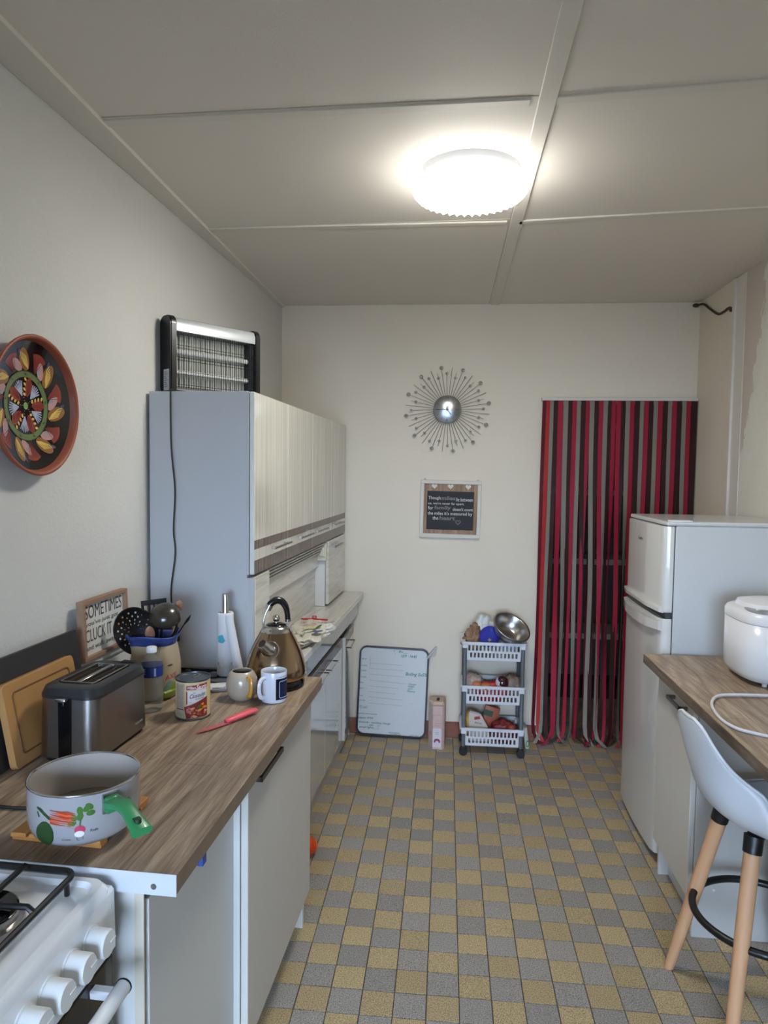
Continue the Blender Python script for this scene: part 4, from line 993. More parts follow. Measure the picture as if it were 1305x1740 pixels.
# --- toaster cable by the pan
P=[L(.02,-.70,ZW+.006),L(.12,-.705,ZW+.004),L(.22,-.715,ZW+.004),L(.30,-.690,ZW+.004),L(.27,-.62,ZW+.004),L(.22,-.52,ZW+.004)]
bm=B(); tube(bm,smooth_pts(P,6),.0035,8); o=obj('power_cord',bm,mat('cord_black','161616',.5),None,True); setp(o,'black power cord running across the worktop behind the saucepan','cord')
# ================================================================= BUG KILLER ON THE BUFFET
zk=thing('bug_killer','electric bug killer with black end caps, silver top and wire grid on the buffet','bug killer',L(.160,.610,1.9004),-A+math.radians(55))
zk.location=L(.150,.60,1.9004); zk.scale=(.93,.93,1.06); ZL=.205;  m_blk=mat('endcap_black','141416',.35,coat=.2); m_alu=mat('silver_cover','B9BDBD',.3,.35,var=.02); m_wire=mat('grid_wire','15161A',.4,.6)
for s in (-1,1):
    bm=B(); x=s*ZL; P=[(y,z) for y,z in rrect(.085,.272,.030,6,0,.136)]
    prism(bm,P,-.014,.014,mx=Matrix.Translation((x,0,0))@Matrix(((0,0,1,0),(1,0,0,0),(0,1,0,0),(0,0,0,1)))); bmesh.ops.bevel(bm,geom=[e for e in bm.edges if abs(e.verts[0].co.x-e.verts[1].co.x)<1e-6],offset=.004,segments=2,affect='EDGES')
    e_=obj('end_cap',bm,m_blk,zk,True)
    if s<0:
        bm=B(); box(bm,x-.0148,x-.0140,-.028,.012,.012,.085); sk=obj('rating_label',bm,mat('sticker_grey','A8A9AC',.5),e_)
        mp=plane_map((x-.0152,.010,.02),(0,-1,0),(0,0,1)); shape('small_print',sum([stroke([(.004,.006+k*.007),(.030-.004*(k%3),.006+k*.007)],.0016) for k in range(8)],[]),mp,m_text,sk)
bm=B(); P=[(-.040,.218),(-.040,.245),(-.030,.262),(-.012,.268),(.012,.268),(.030,.262),(.040,.245),(.040,.218)]
prism(bm,P,-ZL+.014,ZL-.014,mx=Matrix(((0,0,1,0),(1,0,0,0),(0,1,0,0),(0,0,0,1)))); obj('top_cover',bm,m_alu,zk,True)
bm=B(); box(bm,-ZL+.014,ZL-.014,-.036,.036,.004,.018,.002,1); obj('catch_tray',bm,mat('tray_silver','A6A8A9',.35,.4),zk)
for yy in (-.040,.040):
    bm=B()
    for k in range(34):
        x=-ZL+.022+k*(2*ZL-.044)/33; tube(bm,[(x,yy,.020),(x,yy,.218)],.0012,5)
    for z in (.026,.034,.070,.080,.118,.128,.160,.170,.206,.212): tube(bm,[(-ZL+.014,yy,z),(ZL-.014,yy,z)],.0009,5)
    obj('wire_grid',bm,m_wire,zk)
bm=B()
for k in range(46):
    x=-ZL+.022+k*(2*ZL-.06)/45; tube(bm,[(x,.0,.03),(x,.0,.214)],.0017,5)
obj('inner_grid',bm,mat('grid_pale','EEEEE4',.4,.1),zk)
for z in (.078,.150):
    bm=B(); tube(bm,[(-ZL+.02,-.016,z),(ZL-.035,-.016,z)],.0085,14); tb=obj('lamp_tube',bm,mat('tube_glass','D9DAD5',.25,var=0),zk,True)
bm=B(); box(bm,-ZL+.014,ZL-.014,.024,.026,.02,.218); obj('back_reflector',bm,mat('reflector','9C9A90',.35,.2),zk)
bm=B(); box(bm,ZL-.040,ZL-.014,-.030,.030,.02,.218,.003,1); obj('lamp_socket_block',bm,m_blk,zk)
# mains lead of the bug killer
cdp=[L(.100,.470,1.912),L(.098,.40,1.908),L(.098,.340,1.906),L(.098,.333,1.890),L(.099,.335,1.70),L(.112,.335,1.55),L(.106,.335,1.406),L(.112,.335,1.32),L(.096,.335,1.19),L(.102,.334,1.10),L(.107,.334,1.045)]
bm=B(); tube(bm,smooth_pts(cdp,6),.0031,8); cr_=obj('power_cord',bm,_M['cord_black'],None,True); setp(cr_,'black mains lead with plug hanging down the grey side of the buffet','cord')
bm=B(); p=L(.107,.333,0); prism(bm,[(-.005,.052),(-.007,.046),(-.006,.040),(-.012,.026),(-.017,.012),(-.017,0),(.017,0),(.017,.012),(.012,.026),(.006,.040),(.007,.046),(.005,.052)],-.010,.006,mx=Matrix.Translation((p.x,p.y,1.000))@Matrix.Rotation(-A,4,'Z')@Matrix(((1,0,0,0),(0,0,-1,0),(0,1,0,0),(0,0,0,1)))); pl=obj('plug',bm,m_black,cr_)
bm=B()
for s in (-.0095,.0095): q=L(.107+s,.333,0); tube(bm,[(q.x,q.y,1.0),(q.x,q.y,.981)],.0024,8)
obj('plug_pin',bm,m_chrome,pl)
# ================================================================= PLATE ON THE WALL
pt=lthing('wall_plate','terracotta wall plate painted with a red, yellow and green floral star on black','plate',.0,-.350,1.782)
PM=Matrix(((0,0,1,0),(1,0,0,0),(0,1,0,0),(0,0,0,1)))   # disc axis -> +u
RP=.180
def prz(r): # glaze surface depth
    q=r/.150; return .010+.017*min(1.15,max(0,q))**3
bm=B(); lathe(bm,[(0,.002),(.11,.002),(.15,.014),(.174,.036),(RP,.047),(RP+.001,.050),(.177,.053),(.1715,.050),(.1685,.042),(.1655,.0330)],72,cap=False)
xf(bm,PM); obj('plate_rim',bm,mat('terracotta_rim','8E4B34',.5,var=.1),pt,'all')
bm=B(); lathe(bm,[(.1665,.0333),(.15,prz(.15)),(.12,prz(.12)),(.09,prz(.09)),(.06,prz(.06)),(.03,prz(.03)),(0,.010)],72,cap=False); xf(bm,PM); obj('glaze',bm,mat('black_glaze','130E12',.12,var=0,coat=.6),pt,'all')
def pmap(e=0): return lambda x,y: Vector((prz(math.hypot(x,y))+.0006+e,x,y))
mG=mat('glaze_green','66774A',.25,var=.08,coat=.4); mRd=mat('glaze_red','8A3A30',.25,var=.1,vs=40,coat=.4); mOc=mat('glaze_ochre','8C5F30',.25,var=.12,coat=.4); mYe=mat('glaze_yellow','D2B15C',.3,coat=.3); mBu=mat('glaze_pale_blue','A9B0C6',.3,coat=.3); mPi=mat('glaze_pink','B58A86',.3,var=.4,vs=300,coat=.3); mLg=mat('glaze_light_green','7FA05A',.3); mPu=mat('glaze_violet','4A4060',.3)
def pol(r,a): return (r*math.cos(a),r*math.sin(a))
ring=[]
for k in range(48):
    a,b=2*PI*k/48,2*PI*(k+1)/48; ring.append([pol(.074,a),pol(.089,a),pol(.089,b),pol(.074,b)])
NA=7
for k in range(NA):
    a=2*PI*k/NA+.35
    # red fan
    P=[pol(.092,a-.06)]+[pol(.092+.052*(.86+.12*abs(math.sin(q*PI*4.5/8*2))),a+.0+(q-4)/8*.40) for q in range(9)]
    shape('painted_fan',[P],pmap(.0002),mRd,pt,.012)
    shape('painted_strokes',sum([stroke([pol(.096,a-.03+d*.3),pol(.134,a+d)],.0016) for d in (-.13,-.06,.01,.08,.15)],[]),pmap(.0005),mat('glaze_dark_red','5E2420',.3),pt,.012)
    # ochre paisley
    a2=a+2*PI/NA*.48; c=pol(.119,a2+.02); rt=a2+.55
    shape('painted_paisley',[blob(c[0],c[1],.032,.018,rt,18)],pmap(.0003),mOc,pt,.012)
    shape('painted_strokes',sum([stroke([pol(.096+.002*q,a2-.17+.035*q),pol(.112+.004*q,a2-.10+.06*q),pol(.128+.003*q,a2-.02+.045*q)],.0030) for q in range(5)],[]),pmap(.0007),mYe,pt,.012)
    c=pol(.108,a2+.27)
    shape('painted_paisley',[blob(c[0],c[1],.024,.012,a2+1.0,14)],pmap(.0004),mPi,pt,.012)
    c2=pol(.101,a2+.30); sp_s=[(c2[0]+.009*(1-q/10)*math.cos(a2+q*.55),c2[1]+.009*(1-q/10)*math.sin(a2+q*.55)) for q in range(9)]
    shape('painted_curl',stroke(sp_s,.0026),pmap(.0008),mat('glaze_blue','6FA3B8',.3),pt)
    shape('painted_paisley',[blob(*pol(.138,a2+.18),.012,.005,a2+.9)],pmap(.0005),mPu,pt,.012)
shape('painted_ring',ring,pmap(.0004),mG,pt,.02)
shape('painted_ring',sum([stroke([pol(.090,2*PI*k/60),pol(.090,2*PI*(k+1)/60)],.0022) for k in range(60)],[]),pmap(.0009),m_text,pt)
shape('painted_dots',[blob(*pol(.082,2*PI*k/9+.2),.005,.002,2*PI*k/9+1.2,8) for k in range(9)],pmap(.0007),mat('glaze_deep_green','1F3A1E',.3),pt)
for k in range(5):
    a=2*PI*k/5+.12
    P=[pol(.024,a-.1),pol(.042,a-.36),pol(.060,a-.34),pol(.078,a-.05),pol(.066,a+.16),pol(.046,a+.28),pol(.030,a+.22)]
    shape('painted_petal',[P],pmap(.0006),mRd,pt,.012)
    shape('painted_strokes',sum([stroke([pol(.030,a-.05),pol(.05,a-.1+d),pol(.068,a-.08+d*.8)],.0012) for d in (-.12,0,.12)],[]),pmap(.0009),_M['glaze_dark_red'],pt)
    shape('painted_dots',[blob(*pol(.030+.013*q,a+.34-.04*q),.0056,.0036,a+1.2,10) for q in range(4)],pmap(.0009),mYe,pt)
    b=a+PI/5+.06
    shape('painted_fan',sum([stroke([pol(.028,b),pol(.070-abs(d)*.02,b+d)],.0034) for d in (-.24,-.14,-.04,.06,.16,.26)],[]),pmap(.0007),mBu,pt,.012)
    shape('painted_dots',[blob(*pol(.014+.008*q,b-.2),.0010,.0010,0,6) for q in range(6)],pmap(.0009),mat('glaze_white','D8D4DC',.3),pt)
shape('painted_centre',[blob(0,0,.0095,.0095)],pmap(.001),mLg,pt)
# ================================================================= BAG ON THE BUFFET COUNTER
def crumple(name_bm,c,sc,seed,amp=.18,freq=2.2,sub=4,flatten=None):
    r=bmesh.ops.create_icosphere(name_bm,subdivisions=sub,radius=1)
    for v in r['verts']:
        n=v.co.normalized(); o=Vector((seed*3.1,seed*1.7,0))
        d=1+amp*(noise.noise(n*freq+o)*1.6)-amp*.9*abs(noise.noise(n*freq*2.3+o))*1.6+amp*.4*noise.noise(n*freq*5+o)
        p=n*d
        if flatten is not None: p.z=max(p.z,flatten)
        v.co=Vector((p.x*sc[0]+c[0],p.y*sc[1]+c[1],p.z*sc[2]+c[2]))
    return r['verts']
t=lthing('food_bag','crumpled cream bag with coloured prints lying on the buffet counter behind the kettle','bag',.455,.92,.8885)
m_bag=mat('bag_cream','CFCBBB',.35,var=.05,bump=.3,bs=60,coat=.2)
bm=B(); crumple(bm,(0,0,.022),(.088,.21,.026),2,.22,2.4,4,-.85); xf(bm,Matrix.Rotation(math.radians(8),4,'Z')); o=obj('bag',bm,m_bag,t,'all')
bm=B(); crumple(bm,(.070,.10,.022),(.045,.12,.020),5,.35,3,3,-1.0); obj('bag_flap',bm,mat('bag_clear','D8D8D2',.2,var=.05,coat=.4),t,'all')
mp=lambda x,y: Vector((x,y,.052+.004*math.sin(x*60)+.003*math.sin(y*40)))
shape('printed_arc',stroke([(-.02,.02),(.01,.04),(.04,.02)],.006),mp,mat('bag_red','B03A3A',.4),t,.01)
shape('printed_arc',stroke([(-.01,-.03),(.02,-.01),(.05,-.035)],.010),mp,mat('bag_yellow','C8B84A',.4),t,.01)
shape('printed_stripe',stroke([(.012,-.13),(.045,-.05),(.06,.03)],.010),mp,mat('bag_green','2F5A2E',.4),t,.01)
shape('printed_drop',[blob(.068,-.075,.014,.040,-.3)],mp,mat('bag_blue','26357E',.3),t,.008)
shape('printed_marks',stroke([(-.04,.06),(-.01,.085)],.008)+stroke([(.0,.07),(.015,.10)],.006),mp,mat('bag_grey','6A6A6C',.4),t,.01)
t=lthing('bag_clip','red plastic bag clip closing the bag on the buffet counter','clip',.435,1.165,.8885)
bm=B(); crumple(bm,(0,0,.014),(.055,.03,.016),3,.1,2,3,-.8); obj('bag_neck',bm,m_bag,t,'all')
bm=B(); box(bm,-.065,.065,-.004,.004,.026,.034,.002,1); ringprism(bm,rrect(.022,.014,.004,4,0,.040),rrect(.012,.006,.002,4,0,.040),-.003,.003)
for v in bm.verts[-60*0-1:]: pass
vs=[v for v in bm.verts if abs(v.co.z)<.0031]; xf(bm,Matrix(((1,0,0,0),(0,0,1,0),(0,1,0,0),(0,0,0,1))),vs); obj('clip_bar',bm,mat('clip_red','C0343C',.35),t)
# ================================================================= WHITEBOARD
wb=thing('whiteboard','white dry-erase board with black frame and green handwriting leaning on the far wall','whiteboard',(-.281,2.068,.006))
WR=Euler((-math.radians(4.4),math.radians(1.6),0)); BW,BH=.428,.545
def wadd(o): o.rotation_euler=WR; return o
Mxz=Matrix(((1,0,0,0),(0,0,1,0),(0,1,0,0),(0,0,0,1)))
bm=B(); prism(bm,rrect(BW-.012,BH-.012,.040,8,0,BH/2+.002),.0,.006,mx=Mxz); wadd(obj('board',bm,mat('board_white','C3C6C8',.22,var=.03,coat=.3),wb))
bm=B(); ringprism(bm,rrect(BW,BH,.046,8,0,BH/2+.002),rrect(BW-.022,BH-.022,.036,8,0,BH/2+.002),-.006,.008); xf(bm,Mxz); wadd(obj('frame',bm,mat('board_frame_black','15161A',.4),wb))
m_gr=mat('marker_green','12705A',.6,var=0); m_gf=mat('marker_faded','3E7078',.6,var=0); m_gg=mat('marker_grey','3E464C',.6,var=0)
mpw=plane_map((0,-.0003,.002),(1,0,0),(0,0,1)); kx=.000445
def wc(X,Y):
    b=-(Y-1270); a=X-45
    for _ in range(3): b=-(Y-1270)+.068*a; a=(X-45)-.055*b
    return -BW/2+a*kx*1.0,b*kx*.985+.001
def wtext(s,X,Y,Wd,m=m_gr,h=None,sl=0,sh=.25,b=0):
    x,y=wc(X,Y); wadd(text(s,mpw,m,wb,x,y,Wd*kx,h*kx if h else None,shear=sh,slope=sl,bold=b+.012,name='handwriting'))
for s,X,Y,Wd,h,m in (('Bic',650,140,60,32,m_gr),('—',715,150,55,4,m_gr),('10/9 · 14:45',680,205,210,42,m_gr),('Boiling 5x5%',735,470,290,60,m_gr),('Onion',775,590,105,26,m_gr),('relish',770,620,85,26,m_gr),('jam',768,655,65,26,m_gr),('Pastry',760,695,105,34,m_gr),('extra mirror(x)',80,995,255,26,m_gr),('paper P/W',80,1060,205,36,m_gr),('Amanda - wedding charge',80,1120,440,36,m_gr),('- pay',205,1160,85,24,m_gr),('email lights',90,1190,200,34,m_gr),('MON',140,230,60,18,m_gf),('TUES',125,322,80,20,m_gf),('WED',120,392,75,18,m_gf),('THURS',115,480,80,18,m_gf),('FRI',105,560,50,18,m_gf),('SAT',100,640,60,18,m_gf),('SUN',95,738,50,16,m_gf),('NOTES',95,806,80,16,m_gf),('TO DO',90,910,110,34,m_gf),('WASHING BASKET',495,1255,155,14,m_gg),('TO SUPERSTORE',515,1282,150,18,m_gg),('LAST WEEK',785,1298,130,16,m_gg)):
    wtext(s,X,Y,Wd,m,h)
L_=[]
for (xa,ya,xb,yb) in ((255,180,250,350),(250,280,700,318),(250,355,715,390),(245,435,720,478),(240,518,755,575),(235,600,640,638),(230,680,600,715),(225,750,700,800),(225,838,690,880)): L_+=stroke([wc(xa,ya),wc(xb,yb)],.0010)
wadd(shape('ruled_lines',L_,mpw,m_gg,wb)); L_=stroke([wc(290,1200),wc(355,1205),wc(360,1150)],.0014)+stroke([wc(340,1165),wc(360,1145),wc(385,1165)],.0014)+[blob(*wc(588,118),.003,.003),blob(*wc(603,155),.002,.002),blob(*wc(818,850),.002,.002),blob(*wc(605,1075),.0012,.0012)]
wadd(shape('drawn_arrow',L_,mpw,m_gr,wb))
pg=thing('clothes_peg','pale clip clamped on the top right corner of the whiteboard','clip',(-.038,2.095,.53))
bm=B(); box(bm,-.006,.006,-.010,-.002,-.045,.045,.002,1); box(bm,-.006,.006,.003,.011,-.045,.045,.002,1); box(bm,-.004,.004,-.004,.006,-.002,.004); o=obj('peg',bm,mat('clip_pale','A7AAA8',.4),pg); o.rotation_euler=(0,math.radians(38),0)
bm=B(); tube(bm,[(-.007,.0,0),(.007,0,0)],.004,8); o=obj('spring',bm,m_steel,pg); o.rotation_euler=(0,math.radians(38),0)
# ================================================================= WINE BOX
t=thing('drinks_box','pink and white cardboard drinks box with a dark slot standing beside the whiteboard','box',(.003,1.925,0),math.radians(-3))
P=[(-.026,.0),(.030,.0),(.043,.014),(.043,.125),(-.054,.125),(-.054,.055)]
bm=B(); prism(bm,P,0,.258); top=[v for v in bm.verts if v.co.z>.25]
for v in top: v.co.z+= .012*(1 if v.co.y>.05 else 0)
obj('carton',bm,mat('box_pink','BFA39B',.6,var=.12,vs=30),t)
c=[(-.046,.045),(.035,.022),(.038,.118),(-.048,.118)]; bm=B(); a=[bm.verts.new((x,y,.262+.010*(y>.04))) for x,y in P]; b=[bm.verts.new((x*.75-.001,.062+(y-.062)*.72,.278)) for x,y in P]
for i in range(6): bm.faces.new((a[i],a[(i+1)%6],b[(i+1)%6],b[i]))
bm.faces.new(b); bm.faces.new(a); obj('top_flap',bm,mat('box_beige','BBA291',.6),t)
bm=B(); prism(bm,rrect(.016,.050,.005,4,.0,.065),.2775,.2795); obj('carry_slot',bm,mat('slot_brown','2E2622',.7),t)
mp=plane_map((-.026,0,0),(1,0,0),(0,0,1)); mf=mat('box_white','C9C2C8',.6); mm=mat('box_maroon','7A3A52',.6,var=.1)
shape('front_panel',[[(.002,.012),(.050,.012),(.050,.125),(.002,.125)]],mp,mf,t); shape('front_panel',stroke([(.002,.12),(.002,.205),(.050,.205),(.050,.12)],.0012),lift(mp,.0004),mat('box_line','8E7068',.6),t)
shape('printed_arch',[blob(.027,.052,.018,.012),[(.009,.040),(.045,.040),(.045,.052),(.009,.052)]],lift(mp,.0004),mm,t); shape('printed_arch',[blob(.027,.036,.011,.016)],lift(mp,.0008),mf,t); shape('printed_arch',stroke([(-.0,.046),(.054,.050)],.001),lift(mp,.0006),mm,t)
text('ROSÉ',lift(mp,.0006),m_text,t,.017,.098,.020,.006); text('PAYS',lift(mp,.0006),m_text,t,.019,.088,.016,.005)
for z in (.138,.152): text('VIN DE FRANCE',lift(mp,.0006),mat('box_brown','6A4A42',.6),t,.012,z,.030,.005)
text('✓',lift(mp,.0006),mm,t,.026,.168,.006,.008) 
sm=plane_map((-.054,.055,0),(.028,-.055,0),(0,0,1)); shape('printed_heart',[blob(.026,.085,.010,.012,.3),blob(.034,.088,.010,.012,-.3)],sm,mat('box_salmon','B98079',.6),t); shape('printed_vine',stroke([(.004,.05),(.03,.03),(.058,.05)],.0012)+stroke([(.02,.20),(.03,.23),(.05,.22)],.0012),sm,mat('box_brown2','8E7068',.6),t)
# ================================================================= STORAGE TROLLEY
tr=thing('storage_trolley','white plastic three-tier trolley on black castors with grey posts','trolley',(.318,1.965,0))
TW,TD=.350,.226; m_tp=mat('trolley_white','CDD0D6',.4,var=.02)
def slotwall(bm,Lw,zr,th=.0025,n=14,pitch=.0213):
    # wall in local x, z; y thickness, top at zr
    rows=((zr-.044,zr-.012,n,0),(zr-.084,zr-.056,n-1,0))
    box(bm,-Lw/2,Lw/2,-th/2,th/2,zr-.012,zr); box(bm,-Lw/2,Lw/2,-th/2,th/2,zr-.056,zr-.044); box(bm,-Lw/2,Lw/2,-th/2,th/2,zr-.100,zr-.084)
    for z0,z1,m_,o_ in rows:
        e=m_*pitch/2
        box(bm,-Lw/2,-e+.0045,-th/2,th/2,z0,z1); box(bm,e-.0045,Lw/2,-th/2,th/2,z0,z1)
        for k in range(m_-1): x=-e+(k+1)*pitch; box(bm,x-.0048,x+.0048,-th/2,th/2,z0,z1)
for zr in (.655,.402,.156):
    bm=B()
    for s in (-1,1):
        b2=B(); slotwall(b2,TW-.035,zr)
        for v in b2.verts: v.co.y+=s*(TD/2-.006)+s*(v.co.z-zr)*.12
        me=bpy.data.meshes.new('x'); b2.to_mesh(me); b2.free(); bm.from_mesh(me); bpy.data.meshes.remove(me)
        b2=B(); slotwall(b2,TD-.02,zr,n=9)
        for v in b2.verts: v.co=Vector((s*(TW/2-.014)+s*(v.co.z-zr)*.12,v.co.x,v.co.z))
        me=bpy.data.meshes.new('x'); b2.to_mesh(me); b2.free(); bm.from_mesh(me); bpy.data.meshes.remove(me)
    obj('basket_wall',bm,m_tp,tr)['kind']='stuff'
    bm=B(); box(bm,-TW/2+.024,TW/2-.024,-TD/2+.018,TD/2-.018,zr-.101,zr-.097); obj('basket_floor',bm,m_tp,tr)
    bm=B(); P=rrect(TW+.022,TD+.012,.02,5); Q=rrect(TW-.026,TD-.014,.014,5); ringprism(bm,P,Q,zr-.004,zr+.008)
    obj('basket_rim',bm,m_tp,tr)
    for sx_ in (-1,1):
        for sy_ in (-1,1):
            bm=B(); box(bm,sx_*(TW/2-.014)-.017,sx_*(TW/2-.014)+.017,sy_*(TD/2-.012)-.013,sy_*(TD/2-.012)+.013,zr-.030,zr-.002,.004,1); obj('corner_socket',bm,m_tp,tr)
mps=mat('post_grey','5F6469',.45,.2)
for sx_ in (-1,1):
    for sy_ in (-1,1):
        x,y=sx_*(TW/2-.012),sy_*(TD/2-.012)
        for z0,z1 in ((.052,.128),(.164,.374),(.410,.627)): 
            bm=B(); tube(bm,[(x,y,z0),(x,y,z1)],.0115,14); obj('post',bm,mps,tr,True)
        bm=B(); tube(bm,[(x,y-.014,.0235),(x,y+.014,.0235)],.0232,20); box(bm,x-.014,x+.014,y-.016,y+.016,.034,.054,.004,1); obj('castor',bm,m_black,tr,True)
def wp(x,y,z): return (.318+x,1.965+y,z)
# things in the trolley
t=thing('mixing_bowl','tilted stainless steel bowl on the right of the trolley top','bowl',wp(.075,-.035,.645))
bm=B(); lathe(bm,[(0,0),(.055,.001),(.072,.010),(.092,.045),(.103,.078),(.112,.080),(.115,.0785),(.114,.0835),(.104,.0825),(.101,.079),(.090,.047),(.070,.012),(.054,.0025),(0,.002)],56,cap=False)
xf(bm,Matrix.Translation((0,0,.048))@Matrix.Rotation(math.radians(25),4,'Y')@Matrix.Rotation(math.radians(27),4,'X')@Matrix.Translation((0,0,-.012))); obj('bowl',bm,m_steel,t,'all')
t=thing('carrier_bag','crumpled white plastic bag at the back of the trolley top','bag',wp(-.060,.035,.655)); bm=B(); crumple(bm,(0,0,.035),(.072,.058,.098),8,.24,2.2,4); obj('bag',bm,mat('thin_white_plastic','CBD0D0',.4,var=.04,coat=.2),t,'all')
t=thing('paper_bag','crumpled brown paper bag at the left of the trolley top','bag',wp(-.115,-.03,.60)); bm=B(); crumple(bm,(0,0,.055),(.060,.05,.075),4,.45,2.6,4); obj('bag',bm,mat('kraft_paper','8A6D56',.8,var=.12),t,'all')
t=thing('plastic_lid','deep blue round plastic lid standing beside the steel bowl','lid',wp(-.024,-.050,.585)); bm=B(); lathe(bm,[(0,0),(.055,0),(.060,.004),(.060,.012),(.057,.012),(.056,.006),(0,.006)],40); xf(bm,Matrix.Translation((0,0,.098))@Matrix.Rotation(math.radians(78),4,'X')@Matrix.Rotation(.2,4,'Y')); obj('lid',bm,mat('lid_blue','23268A',.3,var=.05,coat=.2),t,True)
bm=B(); box(bm,-.003,.003,-.012,-.009,.060,.090); box(bm,-.012,.012,-.012,-.009,.078,.083); obj('gold_mark',bm,mat('gold_foil','B89A50',.4),t)
m_on=mat('onion_skin','B0623A',.35,var=.2,vs=40,coat=.2); m_net=mat('red_net','A3222F',.5,var=.2,vs=120)
t=thing('sack','pale sack slumped at the left of the middle tier','sack',wp(-.110,.0,.305)); bm=B(); crumple(bm,(0,0,.075),(.068,.085,.075),6,.15,2,4,-.95); obj('sack',bm,mat('sack_pale','9C8C84',.8,var=.15,bump=.3),t,'all')
t=thing('onion_net','onions in a red net bag on the middle tier','bag',wp(-.045,-.045,.305),group=None)
bm=B(); crumple(bm,(.035,0,.055),(.10,.045,.060),9,.12,2,4,-.9); obj('net_bag',bm,m_net,t,'all')
for x,y,z in ((-.045,-.025,.090),(.005,-.03,.088)): 
    bm=B(); ball(bm,(x,y,z),.033,20,14,(1.05,1,.92)); obj('onion',bm,m_on,t,'all')
t=thing('aubergine','dark glossy purple-red vegetable in a white label sleeve on the middle tier','vegetable',wp(.055,-.05,.320)); bm=B(); ball(bm,(0,0,.095),.040,24,16,(.95,.9,1.05)); obj('fruit',bm,mat('aubergine_skin','35131C',.12,var=.05,coat=.6),t,'all')
bm=B(); ball(bm,(0,0,.095),.0412,28,18,(.95,.9,1.05)); bmesh.ops.delete(bm,geom=[v for v in bm.verts if v.co.x+ .35*(v.co.z-.095)>-.010],context='VERTS'); o=obj('label_sleeve',bm,mat('sleeve_white','BFC1C4',.5),t,'all')
bm=B(); ball(bm,(.0,-.010,.045),.035,20,14,(1.1,.8,1)); obj('net_end',bm,m_net,t,'all')
t=thing('sack','grey-brown mesh sack at the right of the middle tier','sack',wp(.115,.0,.305)); bm=B(); crumple(bm,(0,0,.070),(.060,.080,.082),12,.14,2,4,-.85); obj('sack',bm,mat('sack_brown','776A60',.8,var=.2,bump=.3),t,'all')
t=thing('food_packet','white paper packet with red print on the bottom tier','packet',wp(-.085,-.03,.062)); bm=B(); prism(bm,[(-.045,0),(.065,0),(.065,.085),(.02,.165),(-.045,.180)],-.02,.02,mx=Mxz); bmesh.ops.bevel(bm,geom=bm.edges[:],offset=.006,segments=2,affect='EDGES'); obj('packet',bm,mat('packet_white','BDB3A8',.6,var=.06),t,True)
mp=plane_map((-.045,-.0205,0),(1,0,0),(0,0,1)); shape('printed_band',[[(.030,.128),(.065,.135),(.060,.152),(.030,.146)]],mp,mat('packet_red','9C3430',.6),t); text('RIZ',lift(mp,.0004),m_text,t,.035,.108,.04,.010,slope=-.15)
t=thing('food_packet','glossy yellow packet behind the left post of the bottom tier','packet',wp(-.130,.005,.062)); bm=B(); crumple(bm,(0,0,.085),(.030,.05,.088),15,.16,2,3,-.9); obj('packet',bm,mat('packet_yellow','A8803A',.3,var=.15,coat=.3),t,'all')
t=thing('food_packet','orange and green packet leaning at the back of the bottom tier','packet',wp(-.035,.035,.062)); bm=B(); box(bm,-.045,.045,-.012,.012,0,.190,.005,2); xf(bm,Matrix.Rotation(.25,4,'Y')); obj('packet',bm,mat('packet_orange','9A4A2E',.5,var=.25,vs=30),t,True); bm=B(); box(bm,-.043,.010,-.0135,-.012,.13,.165); xf(bm,Matrix.Rotation(.25,4,'Y')); obj('green_patch',bm,mat('packet_green','2C4A34',.5),t)
t=thing('net_bag','dark red net of onions on the right of the bottom tier','bag',wp(.075,-.02,.062)); bm=B(); crumple(bm,(0,0,.055),(.078,.06,.072),18,.20,2.2,4,-.75); obj('net',bm,mat('net_dark_red','6E2226',.5,var=.3,vs=60,bump=.4,bs=300),t,'all')
bm=B(); ball(bm,(.040,-.035,.085),.026,16,12); obj('onion',bm,mat('onion_red','8A3A30',.4,var=.2),t,'all')
t=thing('packet','small white and green packet between the trolley and the wall','packet',(.535,2.03,0)); bm=B(); box(bm,-.012,.012,-.04,.04,0,.13,.004,1); xf(bm,Matrix.Rotation(-.12,4,'Y')); obj('packet',bm,mat('packet_offwhite','B9B9AE',.5),t); bm=B(); tube(bm,[(.016*math.cos(a)*.5,-.044,.035+.018*math.sin(a)) for a in [2*PI*i/16 for i in range(16)]],.0025,6,closed=True); obj('green_ring',bm,mat('ring_green','3C8A3E',.5),t)
# ================================================================= SUNBURST CLOCK
ck=thing('sunburst_clock','silver sunburst wall clock with crystal-tipped rays above the framed sign','clock',(.028,YB-.002,1.998))
m_cry=mat('crystal','C6C4C0',.12,.9,var=0)
def polz(r,a): return (r*math.sin(a),-.014,r*math.cos(a))
for k in range(48):
    a=math.radians(-9+7.5*k); kind=k%4; ln=[.240,.208,.250,.222][kind]
    bm=B(); tube(bm,[polz(.06,a),polz(ln,a)],.0016,6); ro=obj('ray',bm,mat('ray_metal','8E867C',.35,.8,var=0),ck,True)
    if kind!=2:
        r_={0:.0118,1:.0082,3:.0080}[kind]; rr2={0:.249,1:.215,3:.193}[kind]; p=polz(rr2,a)
        bm=B(); bmesh.ops.create_icosphere(bm,subdivisions=2,radius=r_,matrix=Matrix.Translation(p)); obj('crystal',bm,m_cry,ro)
        bm=B(); tube(bm,[(p[0]+r_*1.05*math.cos(q),p[1],p[2]+r_*1.05*math.sin(q)) for q in [2*PI*i/14 for i in range(14)]],.0012,5,closed=True); obj('crystal_setting',bm,_M['ray_metal'],ro)
k=NT('dial_brushed'); k.col('A9ABAD'); k.set(.32,1); k.b.inputs['Anisotropic'].default_value=.85
tg=k.new('ShaderNodeTangent',direction_type='RADIAL',axis='Y'); k.l.new(tg.outputs[0],k.b.inputs['Tangent'])
